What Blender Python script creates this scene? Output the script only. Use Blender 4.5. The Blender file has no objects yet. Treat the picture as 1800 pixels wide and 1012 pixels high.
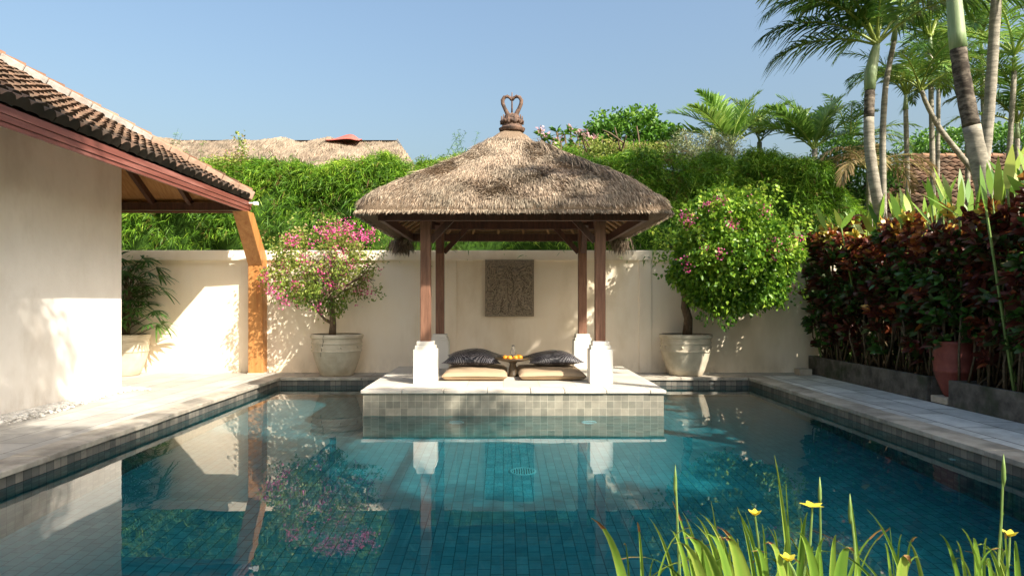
import bpy, math, random
import numpy as np
from mathutils import Vector
R = math.radians
random.seed(7)
rng = np.random.default_rng(11)
scn = bpy.context.scene
col = scn.collection

# ------------------------------------------------------------------ camera, sky, sun
CAMZ = 1.55
cam = bpy.data.objects.new('camera', bpy.data.cameras.new('camera'))
col.objects.link(cam)
cam.location = (0, 0, CAMZ)
cam.rotation_euler = (R(90), 0, 0)
cam.data.sensor_width = 36
cam.data.lens = 24
cam.data.shift_x = 15 / 1800
cam.data.shift_y = 24 / 1800
cam.data.clip_end = 2000
scn.camera = cam
SUN_D = Vector((-0.87, 0.855, -1.0)).normalized()      # the way the light travels
SUN_EL = math.asin(-SUN_D.z)
SUN_ROT = math.atan2(-SUN_D.x, -SUN_D.y)
w = bpy.data.worlds.new('World')
scn.world = w
w.use_nodes = True
nt = w.node_tree
sky = nt.nodes.new('ShaderNodeTexSky')
sky.sky_type = 'NISHITA'
sky.sun_disc = False
sky.sun_elevation = SUN_EL
sky.sun_rotation = SUN_ROT
sky.altitude = 0
sky.air_density = 1.6
sky.dust_density = 6.5
sky.ozone_density = 4.0
nt.links.new(sky.outputs[0], nt.nodes['Background'].inputs[0])
nt.nodes['Background'].inputs[1].default_value = 0.106
sd = bpy.data.lights.new('sun', 'SUN')
sd.energy = 4.2
sd.angle = R(0.55)
sd.color = (1.0, 0.92, 0.79)
sun = bpy.data.objects.new('sun', sd)
col.objects.link(sun)
sun.rotation_euler = SUN_D.to_track_quat('-Z', 'Y').to_euler()
scn.view_settings.view_transform = 'Standard'
scn.view_settings.look = 'None'
scn.view_settings.exposure = 1.15
scn.view_settings.gamma = 1
cy = scn.cycles
cy.use_denoising = True
cy.max_bounces = 8
cy.diffuse_bounces = 5
cy.glossy_bounces = 4
cy.transmission_bounces = 8
cy.transparent_max_bounces = 8
cy.sample_clamp_indirect = 6
cy.caustics_reflective = False
cy.caustics_refractive = True
sd.cycles.is_caustics_light = True

# ------------------------------------------------------------------ helpers
def s2l(r, g, b):
    return tuple(((c / 255) / 12.92 if c / 255 <= .04045 else ((c / 255 + .055) / 1.055) ** 2.4) for c in (r, g, b)) + (1,)

def tag(o, label=None, cat=None, group=None, kind=None):
    if label: o['label'] = label
    if cat: o['category'] = cat
    if group: o['group'] = group
    if kind: o['kind'] = kind
    return o

def thing(name, loc, label, cat, group=None):
    o = bpy.data.objects.new(name, None)
    col.objects.link(o)
    o.location = loc
    o.empty_display_size = .1
    return tag(o, label, cat, group)

def root_loc(p):
    v = Vector((0, 0, 0))
    while p is not None:
        v = v + p.location
        p = p.parent
    return v

def link_mesh(name, V, F, mat, parent=None, smooth=False, rnd=None, uv=True):
    V = np.asarray(V, dtype=np.float64).reshape(-1, 3)
    off = np.array(root_loc(parent))
    me = bpy.data.meshes.new(name)
    if isinstance(F, np.ndarray):
        n, k = F.shape
        me.vertices.add(len(V)); me.vertices.foreach_set('co', (V - off).ravel())
        me.loops.add(n * k); me.loops.foreach_set('vertex_index', F.ravel().astype(np.int32))
        me.polygons.add(n); me.polygons.foreach_set('loop_start', np.arange(0, n * k, k, dtype=np.int32))
        me.update(calc_edges=True)
    else:
        me.from_pydata([tuple(v) for v in (V - off)], [], F)
        me.update()
    if rnd is not None:
        a = me.attributes.new('rnd', 'FLOAT', 'POINT')
        a.data.foreach_set('value', np.asarray(rnd, dtype=np.float32))
    if smooth:
        me.polygons.foreach_set('use_smooth', [True] * len(me.polygons))
    if uv:
        ul = me.uv_layers.new(name='UVMap')
        nl = len(me.loops)
        vi = np.empty(nl, dtype=np.int32); me.loops.foreach_get('vertex_index', vi)
        ns = np.empty(len(me.polygons) * 3); me.polygons.foreach_get('normal', ns)
        ns = np.abs(ns.reshape(-1, 3))
        lt = np.empty(len(me.polygons), dtype=np.int32); me.polygons.foreach_get('loop_total', lt)
        ax = np.repeat(np.argmax(ns, axis=1), lt)
        P = V[vi]
        U = np.where(ax == 0, P[:, 1], P[:, 0])
        W = np.where(ax == 2, P[:, 1], P[:, 2])
        ul.data.foreach_set('uv', np.stack([U, W], 1).ravel().astype(np.float32))
    if mat: me.materials.append(mat)
    o = bpy.data.objects.new(name, me)
    col.objects.link(o)
    if parent is not None: o.parent = parent
    return o

def bevel(o, wd, seg=2):
    m = o.modifiers.new('bevel', 'BEVEL')
    m.width = wd; m.segments = seg; m.limit_method = 'ANGLE'; m.angle_limit = R(35)
    return o

def subsurf(o, lv=2):
    m = o.modifiers.new('subsurf', 'SUBSURF'); m.levels = lv; m.render_levels = lv
    return o

class MB:
    def __init__(s): s.v = []; s.f = []; s.r = []; s.cur = 0.5
    def add(s, vs, fs):
        b = len(s.v)
        s.v += [tuple(p) for p in vs]; s.r += [s.cur] * len(vs)
        s.f += [tuple(b + i for i in f) for f in fs]
        return s
    def box(s, x0, x1, y0, y1, z0, z1):
        return s.add([(x0,y0,z0),(x1,y0,z0),(x1,y1,z0),(x0,y1,z0),(x0,y0,z1),(x1,y0,z1),(x1,y1,z1),(x0,y1,z1)],
                     [(0,3,2,1),(4,5,6,7),(0,1,5,4),(1,2,6,5),(2,3,7,6),(3,0,4,7)])
    def frus(s, cx, cy, z0, z1, a, b, c=None, d=None):     # square frustum half sizes a,b -> c,d
        c = a if c is None else c; d = b if d is None else d
        return s.add([(cx-a,cy-b,z0),(cx+a,cy-b,z0),(cx+a,cy+b,z0),(cx-a,cy+b,z0),(cx-c,cy-d,z1),(cx+c,cy-d,z1),(cx+c,cy+d,z1),(cx-c,cy+d,z1)],
                     [(0,3,2,1),(4,5,6,7),(0,1,5,4),(1,2,6,5),(2,3,7,6),(3,0,4,7)])
    def bar(s, p, q, wd, ht, up=(0,0,1)):                      # rectangular bar between points
        p = Vector(p); q = Vector(q); d = (q-p).normalized()
        sd_ = d.cross(Vector(up)).normalized(); u = sd_.cross(d).normalized()
        vs = []
        for c in (p, q):
            for a, b in ((-1,-1),(1,-1),(1,1),(-1,1)):
                vs.append(c + sd_*(a*wd/2) + u*(b*ht/2))
        return s.add(vs, [(0,1,2,3),(7,6,5,4),(0,4,5,1),(1,5,6,2),(2,6,7,3),(3,7,4,0)])
    def tube(s, pts, rad, n=8, cap=True):
        pts = [Vector(p) for p in pts]
        if not hasattr(rad, '__len__'): rad = [rad]*len(pts)
        ref = Vector((0.13, 0.21, 1)) if abs((pts[-1]-pts[0]).normalized().z) < .8 else Vector((1, .17, 0))
        vs = []; m = len(pts)
        for i, p in enumerate(pts):
            d = (pts[min(i+1, m-1)] - pts[max(i-1, 0)]).normalized()
            a = d.cross(ref).normalized(); b = d.cross(a).normalized()
            for k in range(n):
                t = 2*math.pi*k/n
                vs.append(p + (a*math.cos(t) + b*math.sin(t))*rad[i])
        fs = [(i*n+k, (i+1)*n+k, (i+1)*n+(k+1)%n, i*n+(k+1)%n) for i in range(m-1) for k in range(n)]
        if cap: fs += [tuple(range(n)), tuple(reversed([(m-1)*n+k for k in range(n)]))]
        return s.add(vs, fs)
    def lathe(s, prof, cx=0, cy=0, n=40):
        vs = [(cx+r*math.cos(2*math.pi*k/n), cy+r*math.sin(2*math.pi*k/n), z) for r, z in prof for k in range(n)]
        m = len(prof)
        return s.add(vs, [(i*n+k, i*n+(k+1)%n, (i+1)*n+(k+1)%n, (i+1)*n+k) for i in range(m-1) for k in range(n)])
    def sphere(s, c, r, n=12, sc=(1,1,1)):
        vs = []; fs = []
        for i in range(n+1):
            ph = math.pi*i/n
            for k in range(2*n):
                t = math.pi*k/n
                vs.append((c[0]+r*sc[0]*math.sin(ph)*math.cos(t), c[1]+r*sc[1]*math.sin(ph)*math.sin(t), c[2]-r*sc[2]*math.cos(ph)))
        for i in range(n):
            for k in range(2*n):
                fs.append((i*2*n+k, i*2*n+(k+1)%(2*n), (i+1)*2*n+(k+1)%(2*n), (i+1)*2*n+k))
        return s.add(vs, fs)
    def quad(s, a, b, c, d): return s.add([a,b,c,d], [(0,1,2,3)])
    def build(s, name, mat, parent=None, smooth=False):
        return link_mesh(name, s.v, s.f, mat, parent, smooth, rnd=s.r)

def unit(a): return a/np.maximum(np.linalg.norm(a, axis=-1, keepdims=True), 1e-9)

def ribbons(P, D, L, W, droop=0.0, prof=(.2, 1, .1), side=None, rnd=None, curl=0.0):
    """many leaf ribbons at once; returns V, F, rnd"""
    P = np.asarray(P, float); N = len(P); D = unit(np.asarray(D, float))
    L = np.broadcast_to(L, (N,)).astype(float); W = np.broadcast_to(W, (N,)).astype(float)
    droop = np.broadcast_to(droop, (N,)).astype(float)
    if side is None:
        side = np.cross(D, unit(rng.normal(size=(N, 3))))
    S = unit(side - (side*D).sum(1, keepdims=True)*D)
    m = len(prof)
    t = np.linspace(0, 1, m)
    C = P[:, None] + D[:, None]*(L[:, None]*t)[..., None]
    C[..., 2] -= (droop*L)[:, None]*t**2
    if curl:
        Nn = np.cross(S, D)
        C += Nn[:, None]*((curl*L)[:, None]*np.sin(t*math.pi*.9))[..., None]
    Wp = W[:, None]*np.asarray(prof)/2
    V = np.stack([C - S[:, None]*Wp[..., None], C + S[:, None]*Wp[..., None]], 2)   # N,m,2,3
    idx = np.arange(N*m*2).reshape(N, m, 2)
    F = np.stack([idx[:, :-1, 0], idx[:, :-1, 1], idx[:, 1:, 1], idx[:, 1:, 0]], -1).reshape(-1, 4)
    if rnd is None: rnd = rng.random(N)
    return V.reshape(-1, 3), F, np.repeat(rnd, m*2)

def leaves(P, D, L, W, fold=.25, droop=.1, side=None, rnd=None):
    """folded kite leaves: base, left, tip, right"""
    P = np.asarray(P, float); N = len(P); D = unit(np.asarray(D, float))
    L = np.broadcast_to(L, (N,)).astype(float)[:, None]; W = np.broadcast_to(W, (N,)).astype(float)[:, None]
    if side is None: side = np.cross(D, unit(rng.normal(size=(N, 3))))
    S = unit(side - (side*D).sum(1, keepdims=True)*D); Nn = np.cross(S, D)
    mid = P + D*L*.45
    tip = P + D*L - np.array([0, 0, 1.])*L*droop
    a = mid - S*W/2 + Nn*W*fold; b = mid + S*W/2 + Nn*W*fold
    V = np.stack([P, a, tip, b], 1)
    i = np.arange(N)*4
    F = np.concatenate([np.stack([i, i+1, i+2], 1), np.stack([i, i+2, i+3], 1)])
    if rnd is None: rnd = rng.random(N)
    return V.reshape(-1, 3), F, np.repeat(rnd, 4)

def join(parts):
    V = []; F = []; Rr = []; b = 0
    for v, f, r in parts:
        V.append(v); F.append(f + b); Rr.append(r); b += len(v)
    return np.concatenate(V), np.concatenate(F), np.concatenate(Rr)

def vnoise(P, scale=1.0, seed=0):
    P = np.asarray(P, float)*scale + seed*17.31
    I = np.floor(P).astype(np.int64); f = P - I; f = f*f*(3-2*f)
    def h(ix, iy, iz):
        n = (ix*374761393 + iy*668265263 + iz*2147483647 + seed*974711) & 0xffffffff
        n = ((n ^ (n >> 13))*1274126177) & 0xffffffff
        n = n ^ (n >> 16)
        return (n & 0xffff)/65535.0
    r = 0
    for dx in (0, 1):
        for dy in (0, 1):
            for dz in (0, 1):
                wgt = (f[..., 0] if dx else 1-f[..., 0])*(f[..., 1] if dy else 1-f[..., 1])*(f[..., 2] if dz else 1-f[..., 2])
                r = r + wgt*h(I[..., 0]+dx, I[..., 1]+dy, I[..., 2]+dz)
    return r

# ------------------------------------------------------------------ materials
def newmat(name):
    m = bpy.data.materials.new(name); m.use_nodes = True
    return m, m.node_tree, m.node_tree.nodes['Principled BSDF']

def mixc(t, fac, a, b, mode='MIX'):
    n = t.nodes.new('ShaderNodeMix'); n.data_type = 'RGBA'; n.blend_type = mode
    for i, x in ((0, fac), (6, a), (7, b)):
        if hasattr(x, 'default_value') or hasattr(x, 'links'): t.links.new(x, n.inputs[i])
        else: n.inputs[i].default_value = x
    return n.outputs[2]

def noise(t, vec, scale, detail=4, rough=.6, stretch=None, dist=0):
    if stretch:
        mp = t.nodes.new('ShaderNodeMapping'); mp.inputs['Scale'].default_value = stretch
        t.links.new(vec, mp.inputs[0]); vec = mp.outputs[0]
    n = t.nodes.new('ShaderNodeTexNoise'); n.inputs['Scale'].default_value = scale
    n.inputs['Detail'].default_value = detail; n.inputs['Roughness'].default_value = rough
    n.inputs['Distortion'].default_value = dist
    t.links.new(vec, n.inputs['Vector'])
    return n.outputs['Fac']

def ramp(t, fac, stops):
    n = t.nodes.new('ShaderNodeValToRGB'); t.links.new(fac, n.inputs[0])
    e = n.color_ramp.elements
    while len(e) < len(stops): e.new(.5)
    for el, (p, c) in zip(e, stops): el.position = p; el.color = c if hasattr(c, '__len__') else (c, c, c, 1)
    return n.outputs[0]

def bump(t, bs, h, strength=.3, dist=.01):
    n = t.nodes.new('ShaderNodeBump'); n.inputs['Strength'].default_value = strength
    n.inputs['Distance'].default_value = dist
    t.links.new(h, n.inputs['Height']); t.links.new(n.outputs[0], bs.inputs['Normal'])
    return n

def pmat(name, c1, c2=None, scale=3, rough=.75, bstr=.0, bscale=40, spec=.3, stretch=None, lo=.35, hi=.65, c3=None, c3s=.7, bdist=.01, bstretch=None):
    m, t, b = newmat(name)
    g = t.nodes.new('ShaderNodeNewGeometry').outputs['Position']
    out = None
    if c2 is not None:
        out = ramp(t, noise(t, g, scale, 6, .65, stretch), [(lo, c1), (hi, c2)])
    if c3 is not None:
        f = ramp(t, noise(t, g, c3s, 5, .6, stretch), [(.5, 0.), (.68, 1.)])
        out = mixc(t, f, out, c3)
    if out is not None: t.links.new(out, b.inputs['Base Color'])
    else: b.inputs['Base Color'].default_value = c1
    b.inputs['Roughness'].default_value = rough
    b.inputs['Specular IOR Level'].default_value = spec
    if bstr: bump(t, b, noise(t, g, bscale, 5, .6, bstretch or stretch), bstr, bdist)
    return m

def leafmat(name, cols, transl=.3, rough=.45, spec=.35, var=.25):
    m, t, b = newmat(name)
    a = t.nodes.new('ShaderNodeAttribute'); a.attribute_name = 'rnd'
    n = len(cols)
    c = ramp(t, a.outputs['Fac'], [(i/max(n-1, 1), x) for i, x in enumerate(cols)])
    g = t.nodes.new('ShaderNodeNewGeometry').outputs['Position']
    c = mixc(t, var, c, ramp(t, noise(t, g, 2.2, 3), [(.3, (.35, .4, .3, 1)), (.7, (1.6, 1.5, 1.3, 1))]), 'MULTIPLY')
    t.links.new(c, b.inputs['Base Color'])
    b.inputs['Roughness'].default_value = rough
    b.inputs['Specular IOR Level'].default_value = spec
    tr = t.nodes.new('ShaderNodeBsdfTranslucent'); t.links.new(c, tr.inputs[0])
    mx = t.nodes.new('ShaderNodeMixShader'); mx.inputs[0].default_value = transl
    t.links.new(b.outputs[0], mx.inputs[1]); t.links.new(tr.outputs[0], mx.inputs[2])
    t.links.new(mx.outputs[0], t.nodes['Material Output'].inputs[0])
    return m

def brickmat(name, c1, c2, mortar, bw, bh, msize, offset=0.0, rough=.6, rot=0, bstr=.3, nz=.5, nscale=4, stain=None, spec=.35, squash=1.0):
    m, t, b = newmat(name)
    uv = t.nodes.new('ShaderNodeUVMap').outputs[0]
    g = t.nodes.new('ShaderNodeNewGeometry').outputs['Position']
    mp = t.nodes.new('ShaderNodeMapping'); mp.inputs['Rotation'].default_value = (0, 0, rot)
    t.links.new(uv, mp.inputs[0])
    k = t.nodes.new('ShaderNodeTexBrick')
    t.links.new(mp.outputs[0], k.inputs['Vector'])
    k.inputs['Color1'].default_value = c1; k.inputs['Color2'].default_value = c2; k.inputs['Mortar'].default_value = mortar
    k.inputs['Scale'].default_value = 1; k.inputs['Mortar Size'].default_value = msize
    k.inputs['Brick Width'].default_value = bw; k.inputs['Row Height'].default_value = bh
    k.inputs['Mortar Smooth'].default_value = .3
    k.offset = offset
    c = mixc(t, nz, k.outputs['Color'], ramp(t, noise(t, g, nscale, 6, .7), [(.3, (.6, .6, .58, 1)), (.7, (1.3, 1.3, 1.25, 1))]), 'MULTIPLY')
    if stain is not None:
        f = ramp(t, noise(t, g, 1.3, 6, .7), [(.52, 0.), (.75, .6)])
        c = mixc(t, f, c, stain)
    t.links.new(c, b.inputs['Base Color'])
    b.inputs['Roughness'].default_value = rough
    b.inputs['Specular IOR Level'].default_value = spec
    inv = t.nodes.new('ShaderNodeMath'); inv.operation = 'SUBTRACT'; inv.inputs[0].default_value = 1
    t.links.new(k.outputs['Fac'], inv.inputs[1])
    ad = t.nodes.new('ShaderNodeMath'); ad.operation = 'MULTIPLY_ADD'
    t.links.new(noise(t, g, 25, 4), ad.inputs[0]); ad.inputs[1].default_value = .35
    t.links.new(inv.outputs[0], ad.inputs[2])
    bump(t, b, ad.outputs[0], bstr, .006)
    return m

M = {}
M['house_wall'] = pmat('house_plaster', s2l(236, 230, 221), s2l(246, 241, 233), 1.2, .85, .35, 5, .2, c3=s2l(222, 214, 203), c3s=.8, stretch=(1, 1.1, .8), bdist=.02)
M['wall'] = pmat('cream_plaster', s2l(247, 231, 206), s2l(251, 239, 219), .9, .85, .12, 14, .2, c3=s2l(226, 209, 180), c3s=.8, stretch=(1, 1, .4))
for k_ in ('wall', 'house_wall'):
    t = M[k_].node_tree; b = t.nodes['Principled BSDF']; lk = b.inputs['Base Color'].links[0]; src = lk.from_socket
    g = t.nodes.new('ShaderNodeNewGeometry').outputs['Position']
    sx = t.nodes.new('ShaderNodeSeparateXYZ'); t.links.new(g, sx.inputs[0])
    mr = t.nodes.new('ShaderNodeMapRange'); t.links.new(sx.outputs['Z'], mr.inputs[0])
    for q_, v_ in zip((1, 2, 3, 4), (.15, .55, .85, 0)): mr.inputs[q_].default_value = v_
    mu = t.nodes.new('ShaderNodeMath'); mu.operation = 'MULTIPLY'; t.links.new(mr.outputs[0], mu.inputs[0])
    t.links.new(ramp(t, noise(t, g, 3.5, 7, .7, (1, 1, .5)), [(.42, 0.), (.72, .8)]), mu.inputs[1])
    st = ramp(t, noise(t, g, 2.2, 6, .65, (3.5, 3.5, .18)), [(.58, 0.), (.8, .18)])
    c_ = mixc(t, mu.outputs[0], src, s2l(176, 160, 134))
    c_ = mixc(t, st, c_, s2l(196, 182, 158))
    t.links.new(c_, b.inputs['Base Color'])
M['tile'] = brickmat('pool_tile', (.20, .195, .16, 1), (.34, .315, .255, 1), (.46, .43, .35, 1), .1, .1, .0028, 0, .45, 0, .3, .6, 5, stain=(.20, .195, .17, 1))
M['floor_tile'] = brickmat('pool_floor_tile', (.11, .215, .23, 1), (.17, .29, .295, 1), (.05, .09, .095, 1), .15, .1, .0045, .5, .5, R(90), .3, .5, 5, stain=(.11, .19, .20, 1))
M['rim_tile'] = brickmat('rim_tile', (.10, .10, .095, 1), (.24, .22, .19, 1), (.05, .05, .05, 1), .1, .1, .004, 0, .45, 0, .3, .6, 7)
M['deck'] = brickmat('deck_paver', (.40, .385, .355, 1), (.50, .48, .44, 1), (.15, .135, .115, 1), .9, .42, .006, .5, .8, R(90), .3, .45, 3, stain=(.42, .36, .28, 1))
M['deck_shade'] = brickmat('old_deck_slab', (.58, .58, .57, 1), (.76, .76, .74, 1), (.09, .08, .06, 1), .95, .46, .010, .37, .75, R(90), .4, .7, 3, stain=(.27, .25, .20, 1))
M['coping'] = pmat('coping_stone', (.34, .30, .24, 1), (.56, .51, .43, 1), 3.5, .7, .3, 30, .35, c3=(.22, .20, .17, 1), c3s=1.5)
M['white_stone'] = pmat('white_stone', (.56, .52, .45, 1), (.66, .62, .55, 1), 3, .6, .2, 40, .35, c3=(.54, .47, .36, 1), c3s=1.7)
M['plinth'] = pmat('plinth_paint', (.72, .69, .62, 1), (.80, .77, .71, 1), 2, .7, .12, 30, .3, stretch=(1, 1, .3))
M['dark_wood'] = pmat('dark_red_wood', (.055, .024, .016, 1), (.11, .045, .028, 1), 7, .5, .25, 30, .4, stretch=(4, 4, .5))
M['post_wood'] = pmat('post_wood', (.15, .07, .044, 1), (.27, .14, .088, 1), 6, .5, .25, 30, .35, stretch=(6, 6, .5))
M['orange_wood'] = pmat('orange_wood', (.42, .18, .05, 1), (.58, .28, .095, 1), 4, .5, .2, 22, .4, stretch=(6, 6, .5), c3=(.38, .14, .035, 1), c3s=2)
M['soffit'] = pmat('soffit_board', (.33, .15, .05, 1), (.45, .23, .09, 1), 4, .6, .3, 14, .3, stretch=(8, 1, 1))
M['fascia'] = pmat('red_fascia', (.16, .05, .037, 1), (.25, .085, .065, 1), 3, .45, .15, 20, .4, stretch=(1, .3, 4), c3=(.40, .17, .14, 1), c3s=2)
M['clay'] = leafmat('clay_tile', [(.12, .065, .045, 1), (.22, .12, .085, 1), (.32, .18, .125, 1), (.26, .17, .13, 1)], 0, .85, .2, .8)
M['clay_dark'] = leafmat('brown_clay_tile', [(.03, .019, .014, 1), (.13, .080, .058, 1), (.20, .122, .088, 1), (.16, .11, .085, 1)], 0, .85, .2, .9)
M['shaded_clay'] = leafmat('shaded_clay_tile', [(.035, .03, .026, 1), (.07, .05, .04, 1), (.13, .08, .06, 1)], 0, .9, .2, .8)
M['hip_plaster'] = pmat('ridge_mortar', (.22, .205, .185, 1), (.38, .36, .33, 1), 6, .85, .4, 25, .2, c3=(.26, .22, .19, 1), c3s=2.5)
M['thatch'] = leafmat('thatch_strand', [(.11, .082, .064, 1), (.31, .242, .190, 1), (.43, .350, .28, 1), (.55, .46, .375, 1)], .1, .8, .15, .5)
M['thatch_under'] = pmat('thatch_mat', (.15, .105, .07, 1), (.29, .215, .15, 1), 14, .9, .6, 60, .1, stretch=(6, 6, 1))
M['bamboo_rod'] = pmat('bamboo_rod', (.26, .145, .06, 1), (.40, .245, .12, 1), 12, .6, .2, 40, .3)
M['finial'] = pmat('weathered_finial', (.06, .045, .038, 1), (.23, .14, .10, 1), 14, .8, .5, 60, .2)
M['pot_cream'] = pmat('cream_pot', (.56, .49, .37, 1), (.68, .61, .48, 1), 3, .7, .3, 25, .25, c3=(.44, .37, .26, 1), c3s=1.6)
M['terracotta'] = pmat('terracotta', (.17, .04, .03, 1), (.26, .072, .05, 1), 6, .6, .3, 40, .3)
M['soil'] = pmat('soil', (.03, .022, .016, 1), (.07, .05, .035, 1), 12, .95, .6, 50, .1)
M['lawn'] = pmat('ground_cover', (.045, .075, .02, 1), (.10, .12, .045, 1), 3, .95, .5, 30, .1)
M['bark'] = pmat('bark', (.10, .07, .045, 1), (.21, .15, .10, 1), 16, .85, .6, 40, .2, stretch=(2, 2, .7))
M['palm_bark'] = pmat('palm_bark', (.17, .155, .125, 1), (.38, .345, .28, 1), 5, .85, .8, 9, .2, stretch=(1, 1, 4), bstretch=(.3, .3, 7))
M['dark_bark'] = pmat('dark_palm_bark', (.05, .04, .032, 1), (.26, .22, .175, 1), 7, .9, .7, 10, .2, stretch=(1, 1, 2.5), bstretch=(.4, .4, 5), lo=.42, hi=.7)
M['crownshaft'] = pmat('crownshaft', (.20, .30, .13, 1), (.36, .43, .25, 1), 3, .45, .1, 10, .4, stretch=(4, 4, .5))
M['stem'] = pmat('plant_stem', (.07, .055, .03, 1), (.16, .12, .07, 1), 20, .8, .3, 40, .2)
M['green_stem'] = pmat('green_stem', (.12, .20, .05, 1), (.22, .32, .09, 1), 8, .5, 0, 40, .3)
M['planter'] = pmat('weathered_planter', (.07, .065, .055, 1), (.17, .155, .13, 1), 5, .9, .6, 30, .15, c3=(.05, .06, .035, 1), c3s=2)
M['pale_block'] = pmat('pale_block', (.42, .36, .27, 1), (.55, .48, .38, 1), 6, .85, .4, 40, .2)
M['pebble'] = leafmat('white_pebble', [(.55, .54, .51, 1), (.72, .70, .66, 1), (.80, .79, .76, 1)], 0, .6, .3, .1)
M['cushion'] = pmat('tan_canvas', (.42, .31, .20, 1), (.47, .35, .23, 1), 3, .85, .2, 300, .15)
M['brass'] = pmat('old_brass', (.05, .035, .02, 1), (.11, .075, .04, 1), 9, .4, .2, 60, .5)
M['orange'] = pmat('orange_peel', (.80, .27, .015, 1), (.86, .36, .03, 1), 8, .4, .3, 160, .5)
M['white_plastic'] = pmat('white_plastic', (.74, .75, .74, 1), (.80, .81, .80, 1), 5, .4, 0, 1, .5)
M['red_cloth'] = pmat('red_cloth', (.48, .10, .08, 1), (.58, .16, .13, 1), 5, .8, .2, 30, .2)
M['drain'] = pmat('drain_cover', (.34, .37, .35, 1), (.44, .46, .44, 1), 5, .5, 0, 1, .4)
M['slot'] = pmat('dark_slot', (.03, .04, .045, 1), None, rough=.6)
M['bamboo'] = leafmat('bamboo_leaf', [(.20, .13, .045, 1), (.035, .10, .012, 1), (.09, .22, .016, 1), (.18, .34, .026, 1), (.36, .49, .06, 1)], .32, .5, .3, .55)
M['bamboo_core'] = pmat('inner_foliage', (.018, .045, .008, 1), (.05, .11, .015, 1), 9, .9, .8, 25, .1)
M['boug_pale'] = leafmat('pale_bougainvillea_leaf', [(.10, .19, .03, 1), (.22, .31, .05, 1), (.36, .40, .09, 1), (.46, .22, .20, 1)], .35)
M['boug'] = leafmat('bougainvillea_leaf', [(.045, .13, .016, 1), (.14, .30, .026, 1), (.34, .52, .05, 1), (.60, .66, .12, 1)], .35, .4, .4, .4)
M['pink'] = leafmat('pink_bract', [(.66, .05, .24, 1), (.82, .13, .38, 1), (.88, .30, .52, 1)], .4, .6, .2, .1)
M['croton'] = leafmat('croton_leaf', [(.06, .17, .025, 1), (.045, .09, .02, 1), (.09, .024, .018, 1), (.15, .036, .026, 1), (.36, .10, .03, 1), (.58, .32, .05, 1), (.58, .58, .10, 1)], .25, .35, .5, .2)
M['broad'] = leafmat('broad_leaf', [(.08, .20, .02, 1), (.20, .36, .045, 1), (.44, .50, .10, 1)], .35, .4, .4, .15)
M['iris'] = leafmat('iris_leaf', [(.10, .21, .025, 1), (.20, .34, .045, 1), (.36, .44, .08, 1)], .3, .4, .4, .3)
M['iris_tip'] = leafmat('dry_tip', [(.22, .10, .04, 1), (.40, .26, .11, 1)], .2, .8, .2)
M['yellow'] = leafmat('yellow_petal', [(.84, .66, .03, 1), (.88, .76, .10, 1)], .3, .5, .3, .1)
M['palm'] = leafmat('palm_leaf', [(.035, .09, .018, 1), (.08, .18, .028, 1), (.17, .28, .045, 1), (.36, .42, .10, 1)], .25, .4, .45, .4)
M['palm_pale'] = leafmat('pale_palm_leaf', [(.09, .20, .035, 1), (.20, .35, .06, 1), (.42, .52, .13, 1)], .35, .4, .4, .3)
M['palm_dry'] = leafmat('dry_palm_leaf', [(.20, .15, .08, 1), (.33, .24, .12, 1), (.20, .22, .07, 1)], .25, .7, .2, .3)
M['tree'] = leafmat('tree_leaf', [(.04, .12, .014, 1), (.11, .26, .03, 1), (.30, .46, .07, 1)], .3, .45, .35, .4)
M['olive'] = leafmat('olive_leaf', [(.14, .18, .08, 1), (.26, .30, .15, 1), (.40, .41, .24, 1)], .25, .6, .3, .3)
M['rhapis'] = leafmat('fan_palm_leaf', [(.04, .11, .02, 1), (.08, .19, .035, 1), (.18, .28, .07, 1)], .2, .35, .5, .3)

m, t, b = newmat('patterned_satin')
g = t.nodes.new('ShaderNodeTexCoord').outputs['Object']
wv = t.nodes.new('ShaderNodeTexWave'); wv.wave_type = 'RINGS'; wv.rings_direction = 'SPHERICAL'
wv.inputs['Scale'].default_value = 14; wv.inputs['Distortion'].default_value = 5; wv.inputs['Detail'].default_value = 3
wv.inputs['Detail Scale'].default_value = 1.4
t.links.new(g, wv.inputs[0])
msk = ramp(t, noise(t, g, 5.5, 2), [(.36, 0.), (.5, 1.)])
fac = t.nodes.new('ShaderNodeMath'); fac.operation = 'MULTIPLY'
t.links.new(ramp(t, wv.outputs['Fac'], [(.45, 0.), (.6, 1.)]), fac.inputs[0]); t.links.new(msk, fac.inputs[1])
t.links.new(mixc(t, fac.outputs[0], (.008, .008, .014, 1), (.22, .21, .22, 1)), b.inputs['Base Color'])
b.inputs['Roughness'].default_value = .33
bump(t, b, wv.outputs['Fac'], .25, .004)
M['satin'] = m

m, t, b = newmat('clear_glass')
b.inputs['Base Color'].default_value = (1, 1, 1, 1); b.inputs['Roughness'].default_value = .02
b.inputs['Transmission Weight'].default_value = 1; b.inputs['IOR'].default_value = 1.45
M['glass'] = m

m, t, b = newmat('carved_stone')
g = t.nodes.new('ShaderNodeNewGeometry')
c = ramp(t, noise(t, g.outputs['Position'], 22, 6, .7), [(.3, (.22, .18, .13, 1)), (.7, (.46, .38, .28, 1))])
pt = ramp(t, g.outputs['Pointiness'], [(.44, .22), (.52, 1.)])
c = mixc(t, 1, c, pt, 'MULTIPLY')
t.links.new(c, b.inputs['Base Color']); b.inputs['Roughness'].default_value = .8
bump(t, b, noise(t, g.outputs['Position'], 90, 4), .4, .004)
M['relief'] = m

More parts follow.
